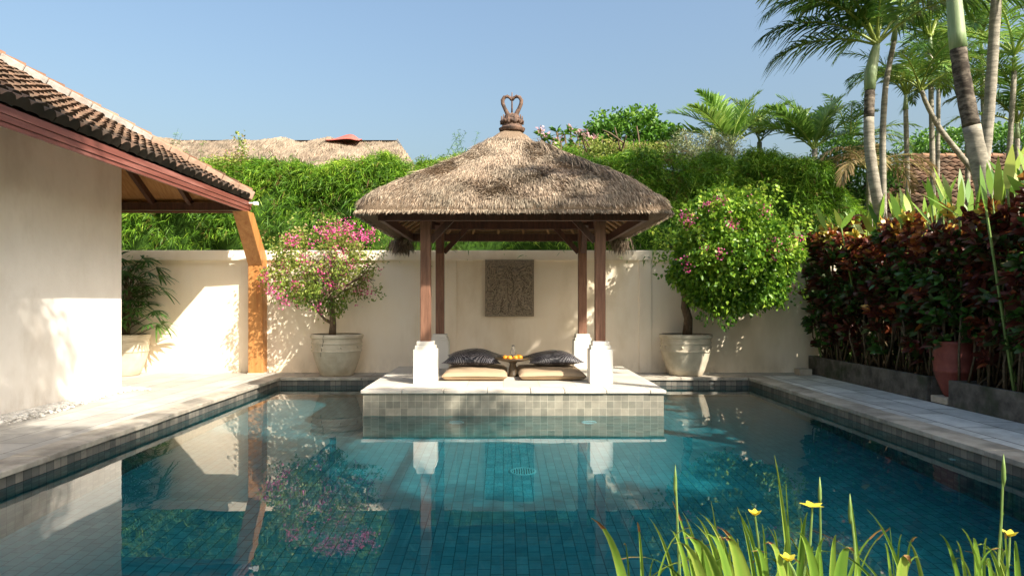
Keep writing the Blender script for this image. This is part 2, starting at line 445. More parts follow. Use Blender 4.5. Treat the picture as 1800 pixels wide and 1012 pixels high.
m, t, b = newmat('pool_water')
g = t.nodes.new('ShaderNodeNewGeometry').outputs['Position']
b.inputs['IOR'].default_value = 1.333; b.inputs['Roughness'].default_value = 0
b.inputs['Base Color'].default_value = (.10, .72, .90, 1); b.inputs['Transmission Weight'].default_value = 1
bp = t.nodes.new('ShaderNodeBump'); bp.inputs['Strength'].default_value = .028; bp.inputs['Distance'].default_value = .05
t.links.new(noise(t, g, 1.6, 2, .5, (1, 1, 1), .4), bp.inputs['Height'])
t.links.new(bp.outputs[0], b.inputs['Normal'])
M['water'] = m

# ------------------------------------------------------------------ the setting
PX0, PX1, PY0, PY1 = -4.15, 4.55, 3.0, 12.6
DZ = .15
WALLY = 13.5
def struct(o): o['kind'] = 'structure'; return o
mb = MB()
for a in ((-400, PX0-.2, -200, 600), (PX1+.2, 400, -200, 600), (PX0-.2, PX1+.2, -200, PY0-.2), (PX0-.2, PX1+.2, PY1+.2, 600)):
    mb.quad((a[0], a[2], .1), (a[1], a[2], .1), (a[1], a[3], .1), (a[0], a[3], .1))
struct(mb.build('ground', M['lawn']))
def rect(name, x0, x1, y0, y1, z, mat):
    return struct(MB().box(x0, x1, y0, y1, z-.06, z).build(name, mat))
rect('left_deck', -7.9, PX0-.32, -1, PY1+.32, DZ, M['deck'])
rect('back_deck', -7.9, 6.1, PY1+.322, WALLY, DZ, M['deck'])
rect('right_deck', PX1+.34, 5.97, 1, PY1+.32, DZ, M['deck_shade'])
rect('planting_bed', 5.972, 12, 1, WALLY, DZ+.01, M['soil'])
rect('front_bed', PX0-.3, PX1+.3, -.5, 2.62, DZ-.03, M['soil'])
# basin
mb = MB()
mb.quad((PX0, PY0, -1.4), (PX1, PY0, -1.4), (PX1, PY1, -1.4), (PX0, PY1, -1.4))
o = struct(mb.build('pool_floor', M['floor_tile'])); o.cycles.is_caustics_receiver = True
mb = MB()
T = .28
mb.box(PX0-T, PX0, PY0-T, PY1+T, -1.5, .10); mb.box(PX1, PX1+T, PY0-T, PY1+T, -1.5, .10)
mb.box(PX0, PX1, PY0-T, PY0, -1.5, .10); mb.box(PX0, PX1, PY1, PY1+T, -1.5, .10)
o = struct(mb.build('pool_wall', M['rim_tile'])); o.cycles.is_caustics_receiver = True
# coping slabs
def slabs(name, axis, a0, a1, b0, b1, z0, z1, ln, mat):
    mb = MB(); p = a0
    while p < a1 - .02:
        q = min(p + ln*random.uniform(.85, 1.15), a1)
        if a1 - q < .2: q = a1
        j = random.uniform(-.004, .004); dz = random.uniform(-.003, .003); e = .003
        if axis == 'y': mb.box(b0+j, b1+j, p+e, q-e, z0, z1+dz)
        else: mb.box(p+e, q-e, b0+j, b1+j, z0, z1+dz)
        p = q
    return bevel(mb.build(name, mat), .008)
struct(slabs('left_coping', 'y', PY0-.3, PY1+.32, PX0-.315, PX0+.03, .10, .155, .75, M['coping']))
struct(slabs('right_coping', 'y', PY0-.3, PY1+.32, PX1-.03, PX1+.335, .10, .155, .75, M['coping']))
struct(slabs('back_coping', 'x', PX0+.035, PX1-.035, PY1-.03, PY1+.315, .10, .155, .75, M['coping']))
struct(slabs('front_coping', 'x', PX0+.035, PX1-.035, PY0-.35, PY0+.03, .10, .155, .75, M['coping']))
# water
e = .012
rc = lambda z: [(x, y, z) for x, y in ((PX0-e, PY0-e), (PX1+e, PY0-e), (PX1+e, PY1+e), (PX0-e, PY1+e))]
o = struct(link_mesh('water', rc(0) + rc(-1.41) + rc(0), [(0, 1, 2, 3), (7, 6, 5, 4), (4, 5, 9, 8), (5, 6, 10, 9), (6, 7, 11, 10), (7, 4, 8, 11)], M['water']))
o.data.polygons[0].use_smooth = True
o.cycles.is_caustics_caster = True
# pebbles
N = 4200
u = rng.random(N)
py = 5.0 + 6.0*u
wd = np.where(py < 10.9, .34 + .1*np.sin(py*1.7), .5)
px = -6.1 + np.abs(rng.normal(0, .42, N)).clip(0, 1.15)*wd
px = np.where(py > 10.75, -6.2 + rng.random(N)*.7*(1-(py-10.75)/.5).clip(0, 1), px)
keep = py < 11.15
px, py = px[keep], py[keep]
cube = np.array([(math.cos(a)*c, math.sin(a)*c, z) for z, c in ((-.6, .7), (.25, 1), (.8, .55)) for a in np.arange(6)*math.pi/3])
fc = [(0+k, (k+1) % 6, 6+(k+1) % 6, 6+k) for k in range(6)] + [(6+k, 6+(k+1) % 6, 12+(k+1) % 6, 12+k) for k in range(6)]
fc += [(12, 13, 14, 15), (12, 15, 16, 17)]
fc = np.array(fc)
rs = .012 + .016*rng.random(len(px))
ang = rng.random(len(px))*6.28
st = 1 + .6*rng.random(len(px))
cx_ = cube[None, :, 0]*st[:, None]; cy_ = cube[None, :, 1]
VX = px[:, None] + rs[:, None]*(cx_*np.cos(ang)[:, None] - cy_*np.sin(ang)[:, None])
VY = py[:, None] + rs[:, None]*(cx_*np.sin(ang)[:, None] + cy_*np.cos(ang)[:, None])
VZ = DZ + .006 + rng.random(len(px))[:, None]*.015 + rs[:, None]*cube[None, :, 2]*.7
V = np.stack([VX, VY, VZ], -1).reshape(-1, 3)
F = (fc[None] + (np.arange(len(px))*18)[:, None, None]).reshape(-1, 4)
o = link_mesh('pebbles', V, F, M['pebble'], smooth=True, rnd=np.repeat(rng.random(len(px)), 18))
tag(o, 'white pebbles strewn along the foot of the house wall', 'pebbles', kind='stuff')

# ------------------------------------------------------------------ garden wall
gw = thing('garden_wall', (0, WALLY, DZ), 'long cream plastered garden wall with a moulded top behind the pool', 'wall')
MB().box(-9, 6.6, WALLY, WALLY+.22, DZ-.1, 2.4).build('panel', M['wall'], gw)
mb = MB(); mb.box(-9, 6.62, WALLY-.055, WALLY+.26, 2.36, 2.56)
bevel(mb.build('coping_cap', M['wall'], gw), .012)
def wx(px_, y=WALLY): return (px_-885)/1200*y
for a, b_ in ((425, 470), (762, 803), (1123, 1145)):
    bevel(MB().box(wx(a), wx(b_), WALLY-.03, WALLY+.01, DZ, 2.362).build('pilaster', M['wall'], gw), .006)
bevel(MB().box(-9, 6.0, WALLY-.012, WALLY+.01, DZ-.05, DZ+.035).build('plinth_course', M['wall'], gw), .004)

# ------------------------------------------------------------------ tiled roofs
def tile_roof(name, O, U, S, ulen, slen, inside, mat, parent, tw=.2, tl=.25, arch=.06):
    """O origin, U unit along eave, S unit up slope; each tile a thin arched strip"""
    O = np.array(O, float); U = np.array(U, float); S = np.array(S, float); Nn = unit(np.cross(U, S))
    if Nn[2] < 0: Nn = -Nn
    prof = [(-.5, 0), (-.28, .75), (0, 1), (.28, .75), (.5, 0)]
    vs = []; fs = []; rr = []
    for k in range(int(slen/tl)+1):
        for j in range(int(ulen/tw)+1):
            uc = (j+.5)*tw; sc = (k+.5)*tl
            if not inside(uc, sc): continue
            r_ = rng.uniform(.3, 1); jit = rng.normal(0, .006); lift = rng.normal(0, .004)
            b0 = len(vs)
            for s_, h_ in ((k*tl - .03 + jit, .05), ((k+1)*tl + .01, .0)):
                for a_, z_ in prof:
                    vs.append(O + U*(uc + a_*tw) + S*s_ + Nn*(h_ + lift + z_*arch))
            for a_, z_ in prof: vs.append(O + U*(uc + a_*tw) + S*(k*tl - .03 + jit) + Nn*(.05 + lift - .002 + z_*arch))
            for a_, z_ in prof: vs.append(O + U*(uc + a_*tw) + S*(k*tl - .018 + jit) + Nn*(lift - .02 + z_*arch*.2))
            rr += [r_]*10 + [.04]*10  # risers coloured dark to stand for the shaded hollows under tile ends
            for q in range(4):
                fs.append((b0+q, b0+q+1, b0+5+q+1, b0+5+q))
                fs.append((b0+10+q+1, b0+10+q, b0+15+q, b0+15+q+1))
    return link_mesh(name, np.array(vs), np.array(fs), mat, parent, rnd=rr)

# ------------------------------------------------------------------ the house
XE, YC, ZE, PT = -4.72, 12.7, 3.42, .583
WXH, WYH = -6.12, 10.95
house = thing('house', (-9, 6, DZ), 'white plastered house with clay tiled hip roof at the left of the pool', 'house')
bevel(MB().box(-12, WXH, -2, WYH, DZ-.1, 4.0).build('wall', M['house_wall'], house), .015)
RDG = -9.3
cosr = 1/math.sqrt(1+PT*PT)
Sx = (-cosr, 0, PT*cosr); Sy = (0, -cosr, PT*cosr)
hl = XE - RDG
roof = tile_roof('roof', (XE+.03, -2.5, ZE+.02), (0, 1, 0), Sx, YC+2.5, hl/cosr, lambda u, s: u-2.5 < YC - s*cosr - .06 and s > .5, M['clay_dark'], house)
tile_roof('eave_tiles', (XE+.03, -2.5, ZE+.02), (0, 1, 0), Sx, YC+2.5, .5, lambda u, s: u-2.5 < YC - s*cosr - .06 and s < .5, M['shaded_clay'], house)  # shade on the lowest rows put into a darker clay colour
tile_roof('end_roof', (RDG*2-XE, YC+.03, ZE+.02), (1, 0, 0), Sy, (XE-RDG)*2, hl/cosr, lambda u, s: s*cosr + .1 < u and u < (XE-RDG)*2 - s*cosr - .1, M['clay'], house)
zr = ZE + PT*hl
mb = MB()
mb.quad((XE, -2.5, ZE), (XE, YC, ZE), (RDG, YC-hl, zr), (RDG, -2.5, zr))
mb.add([(XE, YC, ZE), (RDG*2-XE, YC, ZE), (RDG, YC-hl, zr)], [(0, 1, 2)])
mb.quad((RDG*2-XE, -2.5, ZE), (RDG, -2.5, zr), (RDG, YC-hl, zr), (RDG*2-XE, YC, ZE))
mb.build('roof_deck', M['shaded_clay'], house)
mb = MB(); e = .10
mb.quad((XE+.0, -2.5, ZE-e), (RDG, -2.5, zr-e), (RDG, YC-hl, zr-e), (XE, YC, ZE-e))
mb.add([(XE, YC, ZE-e), (RDG, YC-hl, zr-e), (RDG*2-XE, YC, ZE-e)], [(0, 1, 2)])
mb.build('soffit', M['soffit'], house)
# hip capping: white mortar band with ridge tiles
hipa = Vector((XE+.02, YC+.02, ZE+.08)); hipb = Vector((RDG, YC-hl, zr+.12))
hv = hipb-hipa
mb = MB(); mb2 = MB()
nn = 22
for i in range(nn):
    p = hipa + hv*(i/nn); q = hipa + hv*((i+.985)/nn)
    (mb2 if i < 6 else mb).bar(p + Vector((0, 0, random.uniform(-.006, .006))), q, .24, .17)
bevel(mb.build('hip_mortar', M['hip_plaster'], house), .02)
M['hip_low'] = pmat('salmon_mortar', (.24, .155, .11, 1), (.36, .25, .18, 1), 8, .85, .4, 25, .2, c3=(.24, .15, .11, 1), c3s=2.5)
bevel(mb2.build('lower_hip_mortar', M['hip_low'], house), .02)
mb = MB()
for i in range(26):
    p = hipa + hv*(i/26) + Vector((-.02, .0, .085)); q = hipa + hv*((i+1.06)/26) + Vector((-.02, .0, .07))
    mb.cur = random.random(); mb.tube([p, q], [.085, .07], 10)
mb.build('hip_ridge_tile', M['clay'], house)
# fascia
mb = MB()
for z0, z1, dx in ((3.20, 3.245, .0), (3.248, 3.315, .012), (3.318, 3.40, .022)):
    mb.box(XE-.03, XE+dx, -2.5, YC, z0, z1)
    mb.box(RDG, XE+dx, YC-.0, YC+.03+dx, z0, z1)
bevel(mb.build('fascia', M['fascia'], house), .005)
MB().box(RDG, XE-.1, YC-.22, YC-.10, 3.22, 3.36).build('end_beam', M['dark_wood'], house)
for X in (-8.5, -7.8, -7.1, -6.42, -5.74):
    y0 = WYH; z1 = ZE - e - .07
    d_ = min(YC-y0, XE - X)
    MB().bar((X, YC-.1, z1 + PT*.1), (X, YC-d_+.06, z1 + PT*(d_-.06)), .07, .12).build('rafter', M['dark_wood'], house)
for Y in (6.6, 7.6, 8.6, 9.6, 10.6, 11.5):
    MB().bar((XE-.1, Y, ZE-e-.07+PT*.1), (WXH, Y, ZE-e-.07+PT*(XE-WXH)), .07, .12).build('rafter', M['dark_wood'], house)
MB().bar((XE-.1, YC-.1, ZE-e-.08+PT*.1), (WXH, YC-(XE-WXH), ZE-e-.08+PT*(XE-WXH)), .09, .14).build('hip_rafter', M['dark_wood'], house)
mb = MB(); mb.tube([(XE+.03, YC-.12, 3.36), (XE+.13, YC-.12, 3.36)], .018, 10); mb.box(XE+.12, XE+.2, YC-.16, YC-.08, 3.325, 3.385)
bevel(mb.build('gutter_outlet', M['white_plastic'], house), .006)

# downpipe casing
dc = thing('downpipe_casing', (-4.78, 13.3, DZ), 'orange wooden downpipe casing bending up to the corner of the tiled eave', 'downpipe')
xa, xb = -4.94, -4.66
bevel(MB().box(xa, xb, 13.2, WALLY-.032, DZ+.02, 2.42).build('upright', M['orange_wood'], dc), .01)
bevel(MB().add([(xa, 13.2, 2.25), (xb, 13.2, 2.25), (xb, 13.46, 2.42), (xa, 13.46, 2.42),
         (xa+.03, 12.35, 3.19), (xb+.03, 12.35, 3.19), (xb+.03, 12.66, 3.19), (xa+.03, 12.66, 3.19)],
         [(0,3,2,1),(4,5,6,7),(0,1,5,4),(1,2,6,5),(2,3,7,6),(3,0,4,7)]).build('knee', M['orange_wood'], dc), .01)
MB().box(xa-.01, xb+.01, 13.18, 13.46, DZ, DZ+.022).build('foot', M['white_stone'], dc)

# ------------------------------------------------------------------ platform
pf = thing('platform', (.135, 10.9, -1.4), 'grey tiled platform with white stone top rising out of the pool', 'platform')
o = MB().box(-1.91, 2.18, 9.28, PY1-.032, -1.4, .305).build('body', M['tile'], pf); o.cycles.is_caustics_receiver = True
o = slabs('front_slab', 'x', -1.94, 2.21, 9.25, 9.60, .305, .352, .52, M['white_stone']); o.parent = pf; o.location = -Vector(pf.location)
M['plat_top'] = brickmat('white_paving', (.57, .53, .46, 1), (.66, .62, .55, 1), (.45, .38, .28, 1), .52, .5, .004, 0, .6, 0, .25, .3, 3, stain=(.55, .48, .37, 1))
MB().box(-1.94, 2.21, 9.603, PY1+.1, .303, .350).build('top', M['plat_top'], pf)
PZ = .352

# ------------------------------------------------------------------ thatched pavilion
CX, CY = .14, 11.24
HX, HY = 2.20, 2.0
pv = thing('thatched_pavilion', (CX, CY, PZ), 'open pavilion with shaggy thatched roof on four brown posts over the pool', 'pavilion')
def roof_pt(th, s, inset=0.0, dz=0.0):
    """th angle, s 0 eave..1 apex"""
    n_ = 22*(1-s)**1.3 + 3.0
    c_, q_ = np.cos(th), np.sin(th)
    rr_ = (np.abs(c_)**n_ + np.abs(q_)**n_)**(-1/n_)
    k = (1-s)*.965 + .035
    k = k*(1 - inset)
    bl = .05*np.sin(np.pi*np.clip(s/.45, 0, 1)) - .05*np.sin(np.pi*np.clip((s-.5)/.5, 0, 1))
    z = 2.86 + 1.54*s + bl + dz - .07*np.clip(1-s/.04, 0, 1)
    x = CX + HX*k*rr_*c_; y = CY + HY*k*rr_*q_
    return np.stack([x, y, z], -1)
NT, NS = 128, 26
th = np.linspace(0, 2*np.pi, NT, endpoint=False)
# spread angles so corners get points
rows = []
for s in np.linspace(0, 1, NS):
    P = roof_pt(th, np.full(NT, s))
    nzv = (vnoise(P, 2.2, 3)-.5)*.10 + (vnoise(P, 7, 4)-.5)*.05
    P[:, 2] += nzv*(.6 if s < .05 else 1)
    rows.append(P)
under = []
for s, dz in ((0.0, -.04), (.05, -.09), (1.0, -.30)):
    under.append(roof_pt(th, np.full(NT, s), .02, dz))
allr = list(reversed(under)) + rows
V = np.concatenate(allr); nr = len(allr)
F = np.array([(i*NT+k, (i+1)*NT+k, (i+1)*NT+(k+1) % NT, i*NT+(k+1) % NT) for i in range(nr-1) for k in range(NT)])
roofm = link_mesh('roof', V, F[:, ::-1], M['thatch_under'], pv, smooth=True)
# strands
def thatch_strands(N, smin, smax, L0, L1, W0=.008, W1=.018, lift=.10):
    th_ = rng.random(N)*2*np.pi
    # equalise along square perimeter
    s_ = smin + (smax-smin)*(1-np.sqrt(1-rng.random(N)*.985))
    P = roof_pt(th_, s_); P2 = roof_pt(th_, s_-.03)
    P[:, 2] += (vnoise(P, 2.2, 3)-.5)*.10 + (vnoise(P, 7, 4)-.5)*.05
    D = unit(P2-P)
    # pull strands toward perpendicular of their eave away from the hips
    dx = P[:, 0]-CX; dy = P[:, 1]-CY
    face_x = np.abs(dx)/HX > np.abs(dy)/HY
    perp = np.where(face_x[:, None], np.stack([np.sign(dx), 0*dx, D[:, 2]], 1), np.stack([0*dx, np.sign(dy), D[:, 2]], 1))
    D = unit(D*.6 + unit(perp)*.4 + rng.normal(0, .13, (N, 3)))
    nrm = unit(np.stack([dx, dy, np.full(N, 2.2)], 1))
    side = unit(np.cross(D, nrm)) + rng.normal(0, .4, (N, 3))
    D = unit(D + nrm*rng.uniform(-.02, lift, N)[:, None])
    L = rng.uniform(L0, L1, N)
    P = P + nrm*rng.uniform(-.005, .03, N)[:, None]
    pr = vnoise(P, 1.6, 8)*.20 + .05 + vnoise(P, 6, 12)*.35 + vnoise(P*np.array([1, 1, 5.0]), 3, 9)*.3 + .02
    rn = np.clip(pr + rng.normal(0, .22, N), 0, 1)
    return ribbons(P, D, L, rng.uniform(W0, W1, N), .12, (.6, 1, .3), side, rn)
parts = [thatch_strands(120000, .02, .97, .04, .10, .005, .011, .12), thatch_strands(5000, .15, .99, .12, .26, .005, .010, .16)]
# eave fringe
N = 9000
th_ = rng.random(N)*2*np.pi
P = roof_pt(th_, np.full(N, .004)); P[:, 2] -= rng.random(N)*.03
D = np.stack([rng.normal(0, .3, N), rng.normal(0, .3, N), np.full(N, -1.)], 1) + unit(P-np.array([CX, CY, 2.8]))*np.array([1, 1, 0])*.9
parts.append(ribbons(P, D, rng.uniform(.02, .06, N), rng.uniform(.006, .013, N), .2, (.8, 1, .2), None, .2+rng.random(N)*.7))
# loose tufts hanging from the rear corners
for X, Y in ((CX-HX+.1, CY+HY-.1), (CX+HX-.1, CY+HY-.1)):
    N = 900 if X < CX else 350
    P = np.stack([rng.normal(X, .10, N), rng.normal(Y, .10, N), rng.uniform(2.60, 2.76, N)], 1)
    parts.append(ribbons(P, np.stack([rng.normal(0, .35, N), rng.normal(0, .35, N), -np.ones(N)], 1), rng.uniform(.08, .2, N), .016, .1, (.7, 1, .2), None, rng.random(N)*.5))
# bundles over the right front hip
for k in range(5):
    s0 = .28 + k*.12; a0 = -math.pi/4 + .02
    N = 420
    s_ = np.clip(rng.normal(s0, .02, N), .02, .98); ta = rng.normal(a0, .05, N)
    P = roof_pt(ta, s_); P[:, 2] += .07
    D = roof_pt(ta, s_-.04)-P; D = unit(D) + rng.normal(0, .18, (N, 3)) + np.array([-.15, -.2, 0])
    parts.append(ribbons(P, D, rng.uniform(.25, .45, N), .013, .25, (.6, 1, .3), None, .1 + rng.random(N)*.6))
V, F, rr = join(parts)
link_mesh('thatch', V, F, M['thatch'], roofm, rnd=rr, uv=False)
mb = MB(); mb.bar((CX-1.0, 9.72, 3.10), (CX-.68, 9.85, 3.20), .03, .02); mb.build('loose_slat', M['bamboo_rod'], roofm)
# finial
fz = 4.36
fin = MB().lathe([(.0, fz-.05), (.20, fz-.02), (.22, fz+.03), (.17, fz+.06), (.16, fz+.10), (.19, fz+.12), (.19, fz+.155), (.13, fz+.19), (.12, fz+.25), (.08, fz+.27), (0, fz+.275)], CX, CY, 20)
for k in range(10):
    a = k*2*math.pi/10
    fin.frus(CX+.17*math.cos(a), CY+.17*math.sin(a), fz+.10, fz+.24, .022, .022, .008, .008)
    fin.sphere((CX+.185*math.cos(a+.3), CY+.185*math.sin(a+.3), fz+.135), .024, 5)
f0 = bevel(fin.build('finial', M['finial'], pv, True), .003)
for sgn in (-1, 1):
    pts = [(.045, .20), (.075, .28), (.115, .36), (.150, .44), (.155, .50), (.125, .55), (.075, .565), (.03, .54), (.008, .50)]
    MB().tube([(CX+sgn*a, CY, fz+b_) for a, b_ in pts], [.045, .038, .032, .032, .032, .032, .03, .026, .02], 8).build('heart_scroll', M['finial'], f0, True)
MB().tube([(CX, CY, fz+.2), (CX, CY, fz+.5), (CX, CY, fz+.63)], [.016, .013, .008], 8).sphere((CX, CY, fz+.27), .03, 6).build('spike', M['finial'], f0, True)
# frame
FX0, FX1, FY0, FY1 = -1.77, 2.05, 9.62, 12.98
z0, z1 = 2.69, 2.83
for args in ((FX0, FX1, FY0, FY0+.07, z0, z1), (FX0, FX1, FY1-.07, FY1, z0, z1), (FX0+.002, FX0+.07, FY0+.07, FY1-.07, z0+.003, z1), (FX1-.07, FX1-.002, FY0+.07, FY1-.07, z0+.003, z1)):
    bevel(MB().box(*args).build('eave_beam', M['dark_wood'], pv), .006)
PXs, PYs = (-1.15, 1.43), (10.12, 12.38)
for y in PYs: bevel(MB().box(PXs[0]-.35, PXs[1]+.35, y-.045, y+.045, 2.86, 3.0).build('tie_beam', M['dark_wood'], pv), .005)
for x in PXs: bevel(MB().box(x-.045, x+.045, PYs[0]-.04, PYs[1]+.04, 3.003, 3.12).build('tie_beam', M['dark_wood'], pv), .005)
for x in PXs:
    for y in PYs:
        bevel(MB().box(x-.075, x+.075, y-.075, y+.075, PZ+.60, 3.0).build('post', M['post_wood'], pv), .008)
        mb = MB(); mb.box(x-.168, x+.168, y-.168, y+.168, PZ, PZ+.50); mb.box(x-.146, x+.146, y-.146, y+.146, PZ+.50, PZ+.555); mb.box(x-.124, x+.124, y-.124, y+.124, PZ+.555, PZ+.615)
        bevel(mb.build('plinth', M['plinth'], pv), .008)
        sx = 1 if x < 0 else -1
        sy = 1 if y < 11 else -1
        MB().bar((x+sx*.07, y, 2.44), (x+sx*.50, y, 2.90), .06, .09).build('brace', M['dark_wood'], pv)
        MB().bar((x, y+sy*.07, 2.44), (x, y+sy*.50, 2.90), .06, .09, (1, 0, 0)).build('brace', M['dark_wood'], pv)
# rafters and battens under the thatch
apex = Vector((CX, CY, 4.05))
def upt(x, y, s): return Vector((x, y, 2.80)).lerp(apex, s)
for k in range(8):
    f = (k+.5)/8
    for x, y in ((FX0+(FX1-FX0)*f, FY1-.05), (FX0+(FX1-FX0)*f, FY0+.05), (FX0+.05, FY0+(FY1-FY0)*f), (FX1-.05, FY0+(FY1-FY0)*f)):
        pts = []
        if y in (FY1-.05, FY0+.05): tgt = Vector((x*.25+CX*.75, CY, 3.95))
        else: tgt = Vector((CX, y*.25+CY*.75, 3.95))
        p = Vector((x, y, 2.84)); q = p.lerp(tgt, .8)
        MB().tube([p, q], .028, 8).build('rafter', M['bamboo_rod'], pv)
mb = MB()
for k in range(24):
    s = k/30; c = [upt(x, y, s) + Vector((0, 0, .06)) for x, y in ((FX0, FY0), (FX1, FY0), (FX1, FY1), (FX0, FY1))]
    for i in range(4): mb.tube([c[i], c[(i+1) % 4]], .012, 6)
mb.build('batten_lattice', M['bamboo_rod'], pv)

# ------------------------------------------------------------------ things on the platform
def cushion(x0, x1, y0, y1, label, skew=0):
    n1, n2 = 22, 28
    V = []; F = []
    H = .12
    def edge(t): return 1-abs(2*t-1)**10
    for side_ in (0, 1):
        for j in range(n2+1):
            for i in range(n1+1):
                a = i/n1; b_ = j/n2
                hgt = H/2*(edge(a)*edge(b_))**.35
                x = x0+(x1-x0)*a + skew*b_; y = y0+(y1-y0)*b_
                z = PZ + H/2 + .005 + (hgt if side_ else -hgt)
                if side_: z += .008*math.sin(a*9+x0*5)*math.sin(b_*7) + .010*math.sin(a*math.pi)
                V.append((x, y, max(z, PZ+.001)))
    m_ = (n1+1)*(n2+1)
    for s_ in (0, 1):
        for j in range(n2):
            for i in range(n1):
                q = (j*(n1+1)+i, j*(n1+1)+i+1, (j+1)*(n1+1)+i+1, (j+1)*(n1+1)+i)
                F.append(tuple(s_*m_+k for k in (q if s_ else q[::-1])))
    o = link_mesh('seat_cushion', V, F, M['cushion'], None, True)
    tag(o, label, 'cushion', 'tan floor cushions on the platform')
cushion(-.94, .06, 10.28, 11.75, 'flat tan floor cushion on the platform, under the left dark pillow')
cushion(.24, 1.27, 10.32, 11.75, 'flat tan floor cushion on the platform, under the right dark pillow', -.03)
def pillow(cx, cy, cz, rx, ry, hz, rot, tilt, label):
    n = 28; V = []; F = []
    for s_ in (1, -1):
        for j in range(n+1):
            for i in range(n+1):
                a = 2*i/n-1; b_ = 2*j/n-1
                pin = 1 - .20*(1-a*a)*abs(b_)**3 ; pin2 = 1 - .17*(1-b_*b_)*abs(a)**3
                h = hz*((1-abs(a)**2.0)*(1-abs(b_)**2.4))**.72
                h *= 1 + .05*math.sin(5*a+2*b_)
                V.append((a*rx*pin2, b_*ry*pin, s_*h*(1 if s_ > 0 else .62)))
    m_ = (n+1)**2
    for q_, s_ in ((0, 1), (1, -1)):
        for j in range(n):
            for i in range(n):
                q = (j*(n+1)+i, j*(n+1)+i+1, (j+1)*(n+1)+i+1, (j+1)*(n+1)+i)
                F.append(tuple(q_*m_+k for k in (q if s_ > 0 else q[::-1])))
    o = link_mesh('pillow', V, F, M['satin'], None, True)
    o.location = (cx, cy, cz); o.rotation_euler = (tilt, 0, rot)
    tag(o, label, 'pillow', 'dark satin pillows on the floor cushions')
pillow(-.50, 11.3, .60, .49, .34, .165, R(-4), R(7), 'dark satin pillow with pale swirl pattern, left of the small table')
pillow(.82, 11.35, .59, .48, .34, .145, R(9), R(5), 'dark satin pillow with faint swirls, right of the small table')
tb = thing('offering_table', (.15, 10.95, PZ), 'small round brass pedestal table between the two pillows', 'table')
MB().lathe([(0, PZ), (.075, PZ), (.08, PZ+.02), (.06, PZ+.05), (.065, PZ+.12), (.05, PZ+.20), (.075, PZ+.24), (0, PZ+.245)], .15, 10.95, 24).build('pedestal', M['brass'], tb, True)
MB().lathe([(0, PZ+.235), (.12, PZ+.24), (.255, PZ+.27), (.285, PZ+.29), (.275, PZ+.302), (.12, PZ+.262), (0, PZ+.26)], .15, 10.95, 36).build('dish', M['brass'], tb, True)
for k, (x, y, dz) in enumerate(((.03, 10.92, .045), (.10, 10.88, .043), (.195, 10.88, .043), (.265, 10.93, .048), (.24, 11.0, .05))):
    lab = ('orange fruit on the brass dish, at its left rim', 'orange fruit on the brass dish, second from the left', 'orange fruit on the brass dish, just right of its middle', 'orange fruit on the brass dish, nearest its right rim', 'orange fruit on the brass dish, half hidden behind the right ones')[k]
    o = MB().sphere((0, 0, 0), .043, 10, (1, 1, .92)).build('orange', M['orange'], None, True)
    o.location = (x, y, PZ+.258+dz); tag(o, lab, 'fruit', 'oranges on the brass dish')
lp = thing('oil_lamp', (.155, 11.0, PZ+.262), 'small glass oil lamp with bulging chimney on the brass dish', 'lamp')
zb = PZ+.262
MB().lathe([(0, zb), (.055, zb), (.05, zb+.02), (.03, zb+.05), (.035, zb+.07), (0, zb+.072)], .155, 11.0, 20).build('burner', M['brass'], lp, True)
MB().lathe([(.026, zb+.07), (.045, zb+.10), (.052, zb+.125), (.042, zb+.155), (.024, zb+.18), (.02, zb+.215), (.024, zb+.235), (.021, zb+.235), (.017, zb+.215), (.021, zb+.18), (.039, zb+.155), (.049, zb+.125), (.042, zb+.10), (.023, zb+.07)], .155, 11.0, 24).build('chimney', M['glass'], lp, True)

# carved relief
n1, n2 = 150, 170
A, B = np.meshgrid(np.linspace(0, 1, n1), np.linspace(0, 1, n2))
Pn = np.stack([A*1.0, B*1.2, np.zeros_like(A)], -1)
wq = Pn + .22*np.stack([vnoise(Pn, 4, 1), vnoise(Pn, 4, 2), 0*A], -1)
ridge = 1 - np.abs(2*vnoise(wq, 7, 5)-1)
h = .016*ridge + .011*(1-np.abs(2*vnoise(wq, 13, 6)-1))
def capsule(ax_, ay_, bx_, by_, r):
    px_, py_ = A*.95 + .10*(vnoise(Pn, 3.5, 31)-.5), B*1.11 + .08*(vnoise(Pn, 3, 32)-.5)
    dx_, dy_ = bx_-ax_, by_-ay_
    tt = np.clip(((px_-ax_)*dx_+(py_-ay_)*dy_)/(dx_*dx_+dy_*dy_), 0, 1)
    d = np.hypot(px_-ax_-tt*dx_, py_-ay_-tt*dy_)
    return np.sqrt(np.clip(1-(d/r)**2, 0, 1))
fig = np.zeros_like(A)
for c_ in ((.30, .42, .20, .10, .085), (.36, .42, .40, .12, .07), (.32, .45, .34, .74, .10), (.28, .70, .14, .56, .04), (.14, .56, .26, .44, .035), (.33, .86, .33, .90, .075),
           (.62, .42, .52, .12, .07), (.68, .40, .80, .14, .07), (.64, .45, .62, .74, .09), (.70, .70, .84, .58, .04), (.84, .58, .74, .46, .035), (.60, .86, .61, .89, .07), (.48, .50, .48, .70, .05)):
    fig = np.maximum(fig, capsule(*c_)*min(1, c_[4]/.07))
h = h*(1-.25*fig) + .024*fig + .012*(1-np.abs(2*vnoise(wq+fig[..., None]*.08, 22, 9)-1))
bd = np.minimum(np.minimum(A, 1-A)*.95, np.minimum(B, 1-B)*1.11)
h = np.where(bd < .035, .030, h)
top = B > .89
h = np.where(top & (bd >= .0), .020 + .010*ridge, h)
h += (vnoise(Pn, 40, 7)-.5)*.005
h = h*1.9
X0, X1, Z0, Z1 = -.36, .60, 1.26, 2.37
V = np.stack([X0+(X1-X0)*A, WALLY-.035-h, Z0+(Z1-Z0)*B], -1).reshape(-1, 3)
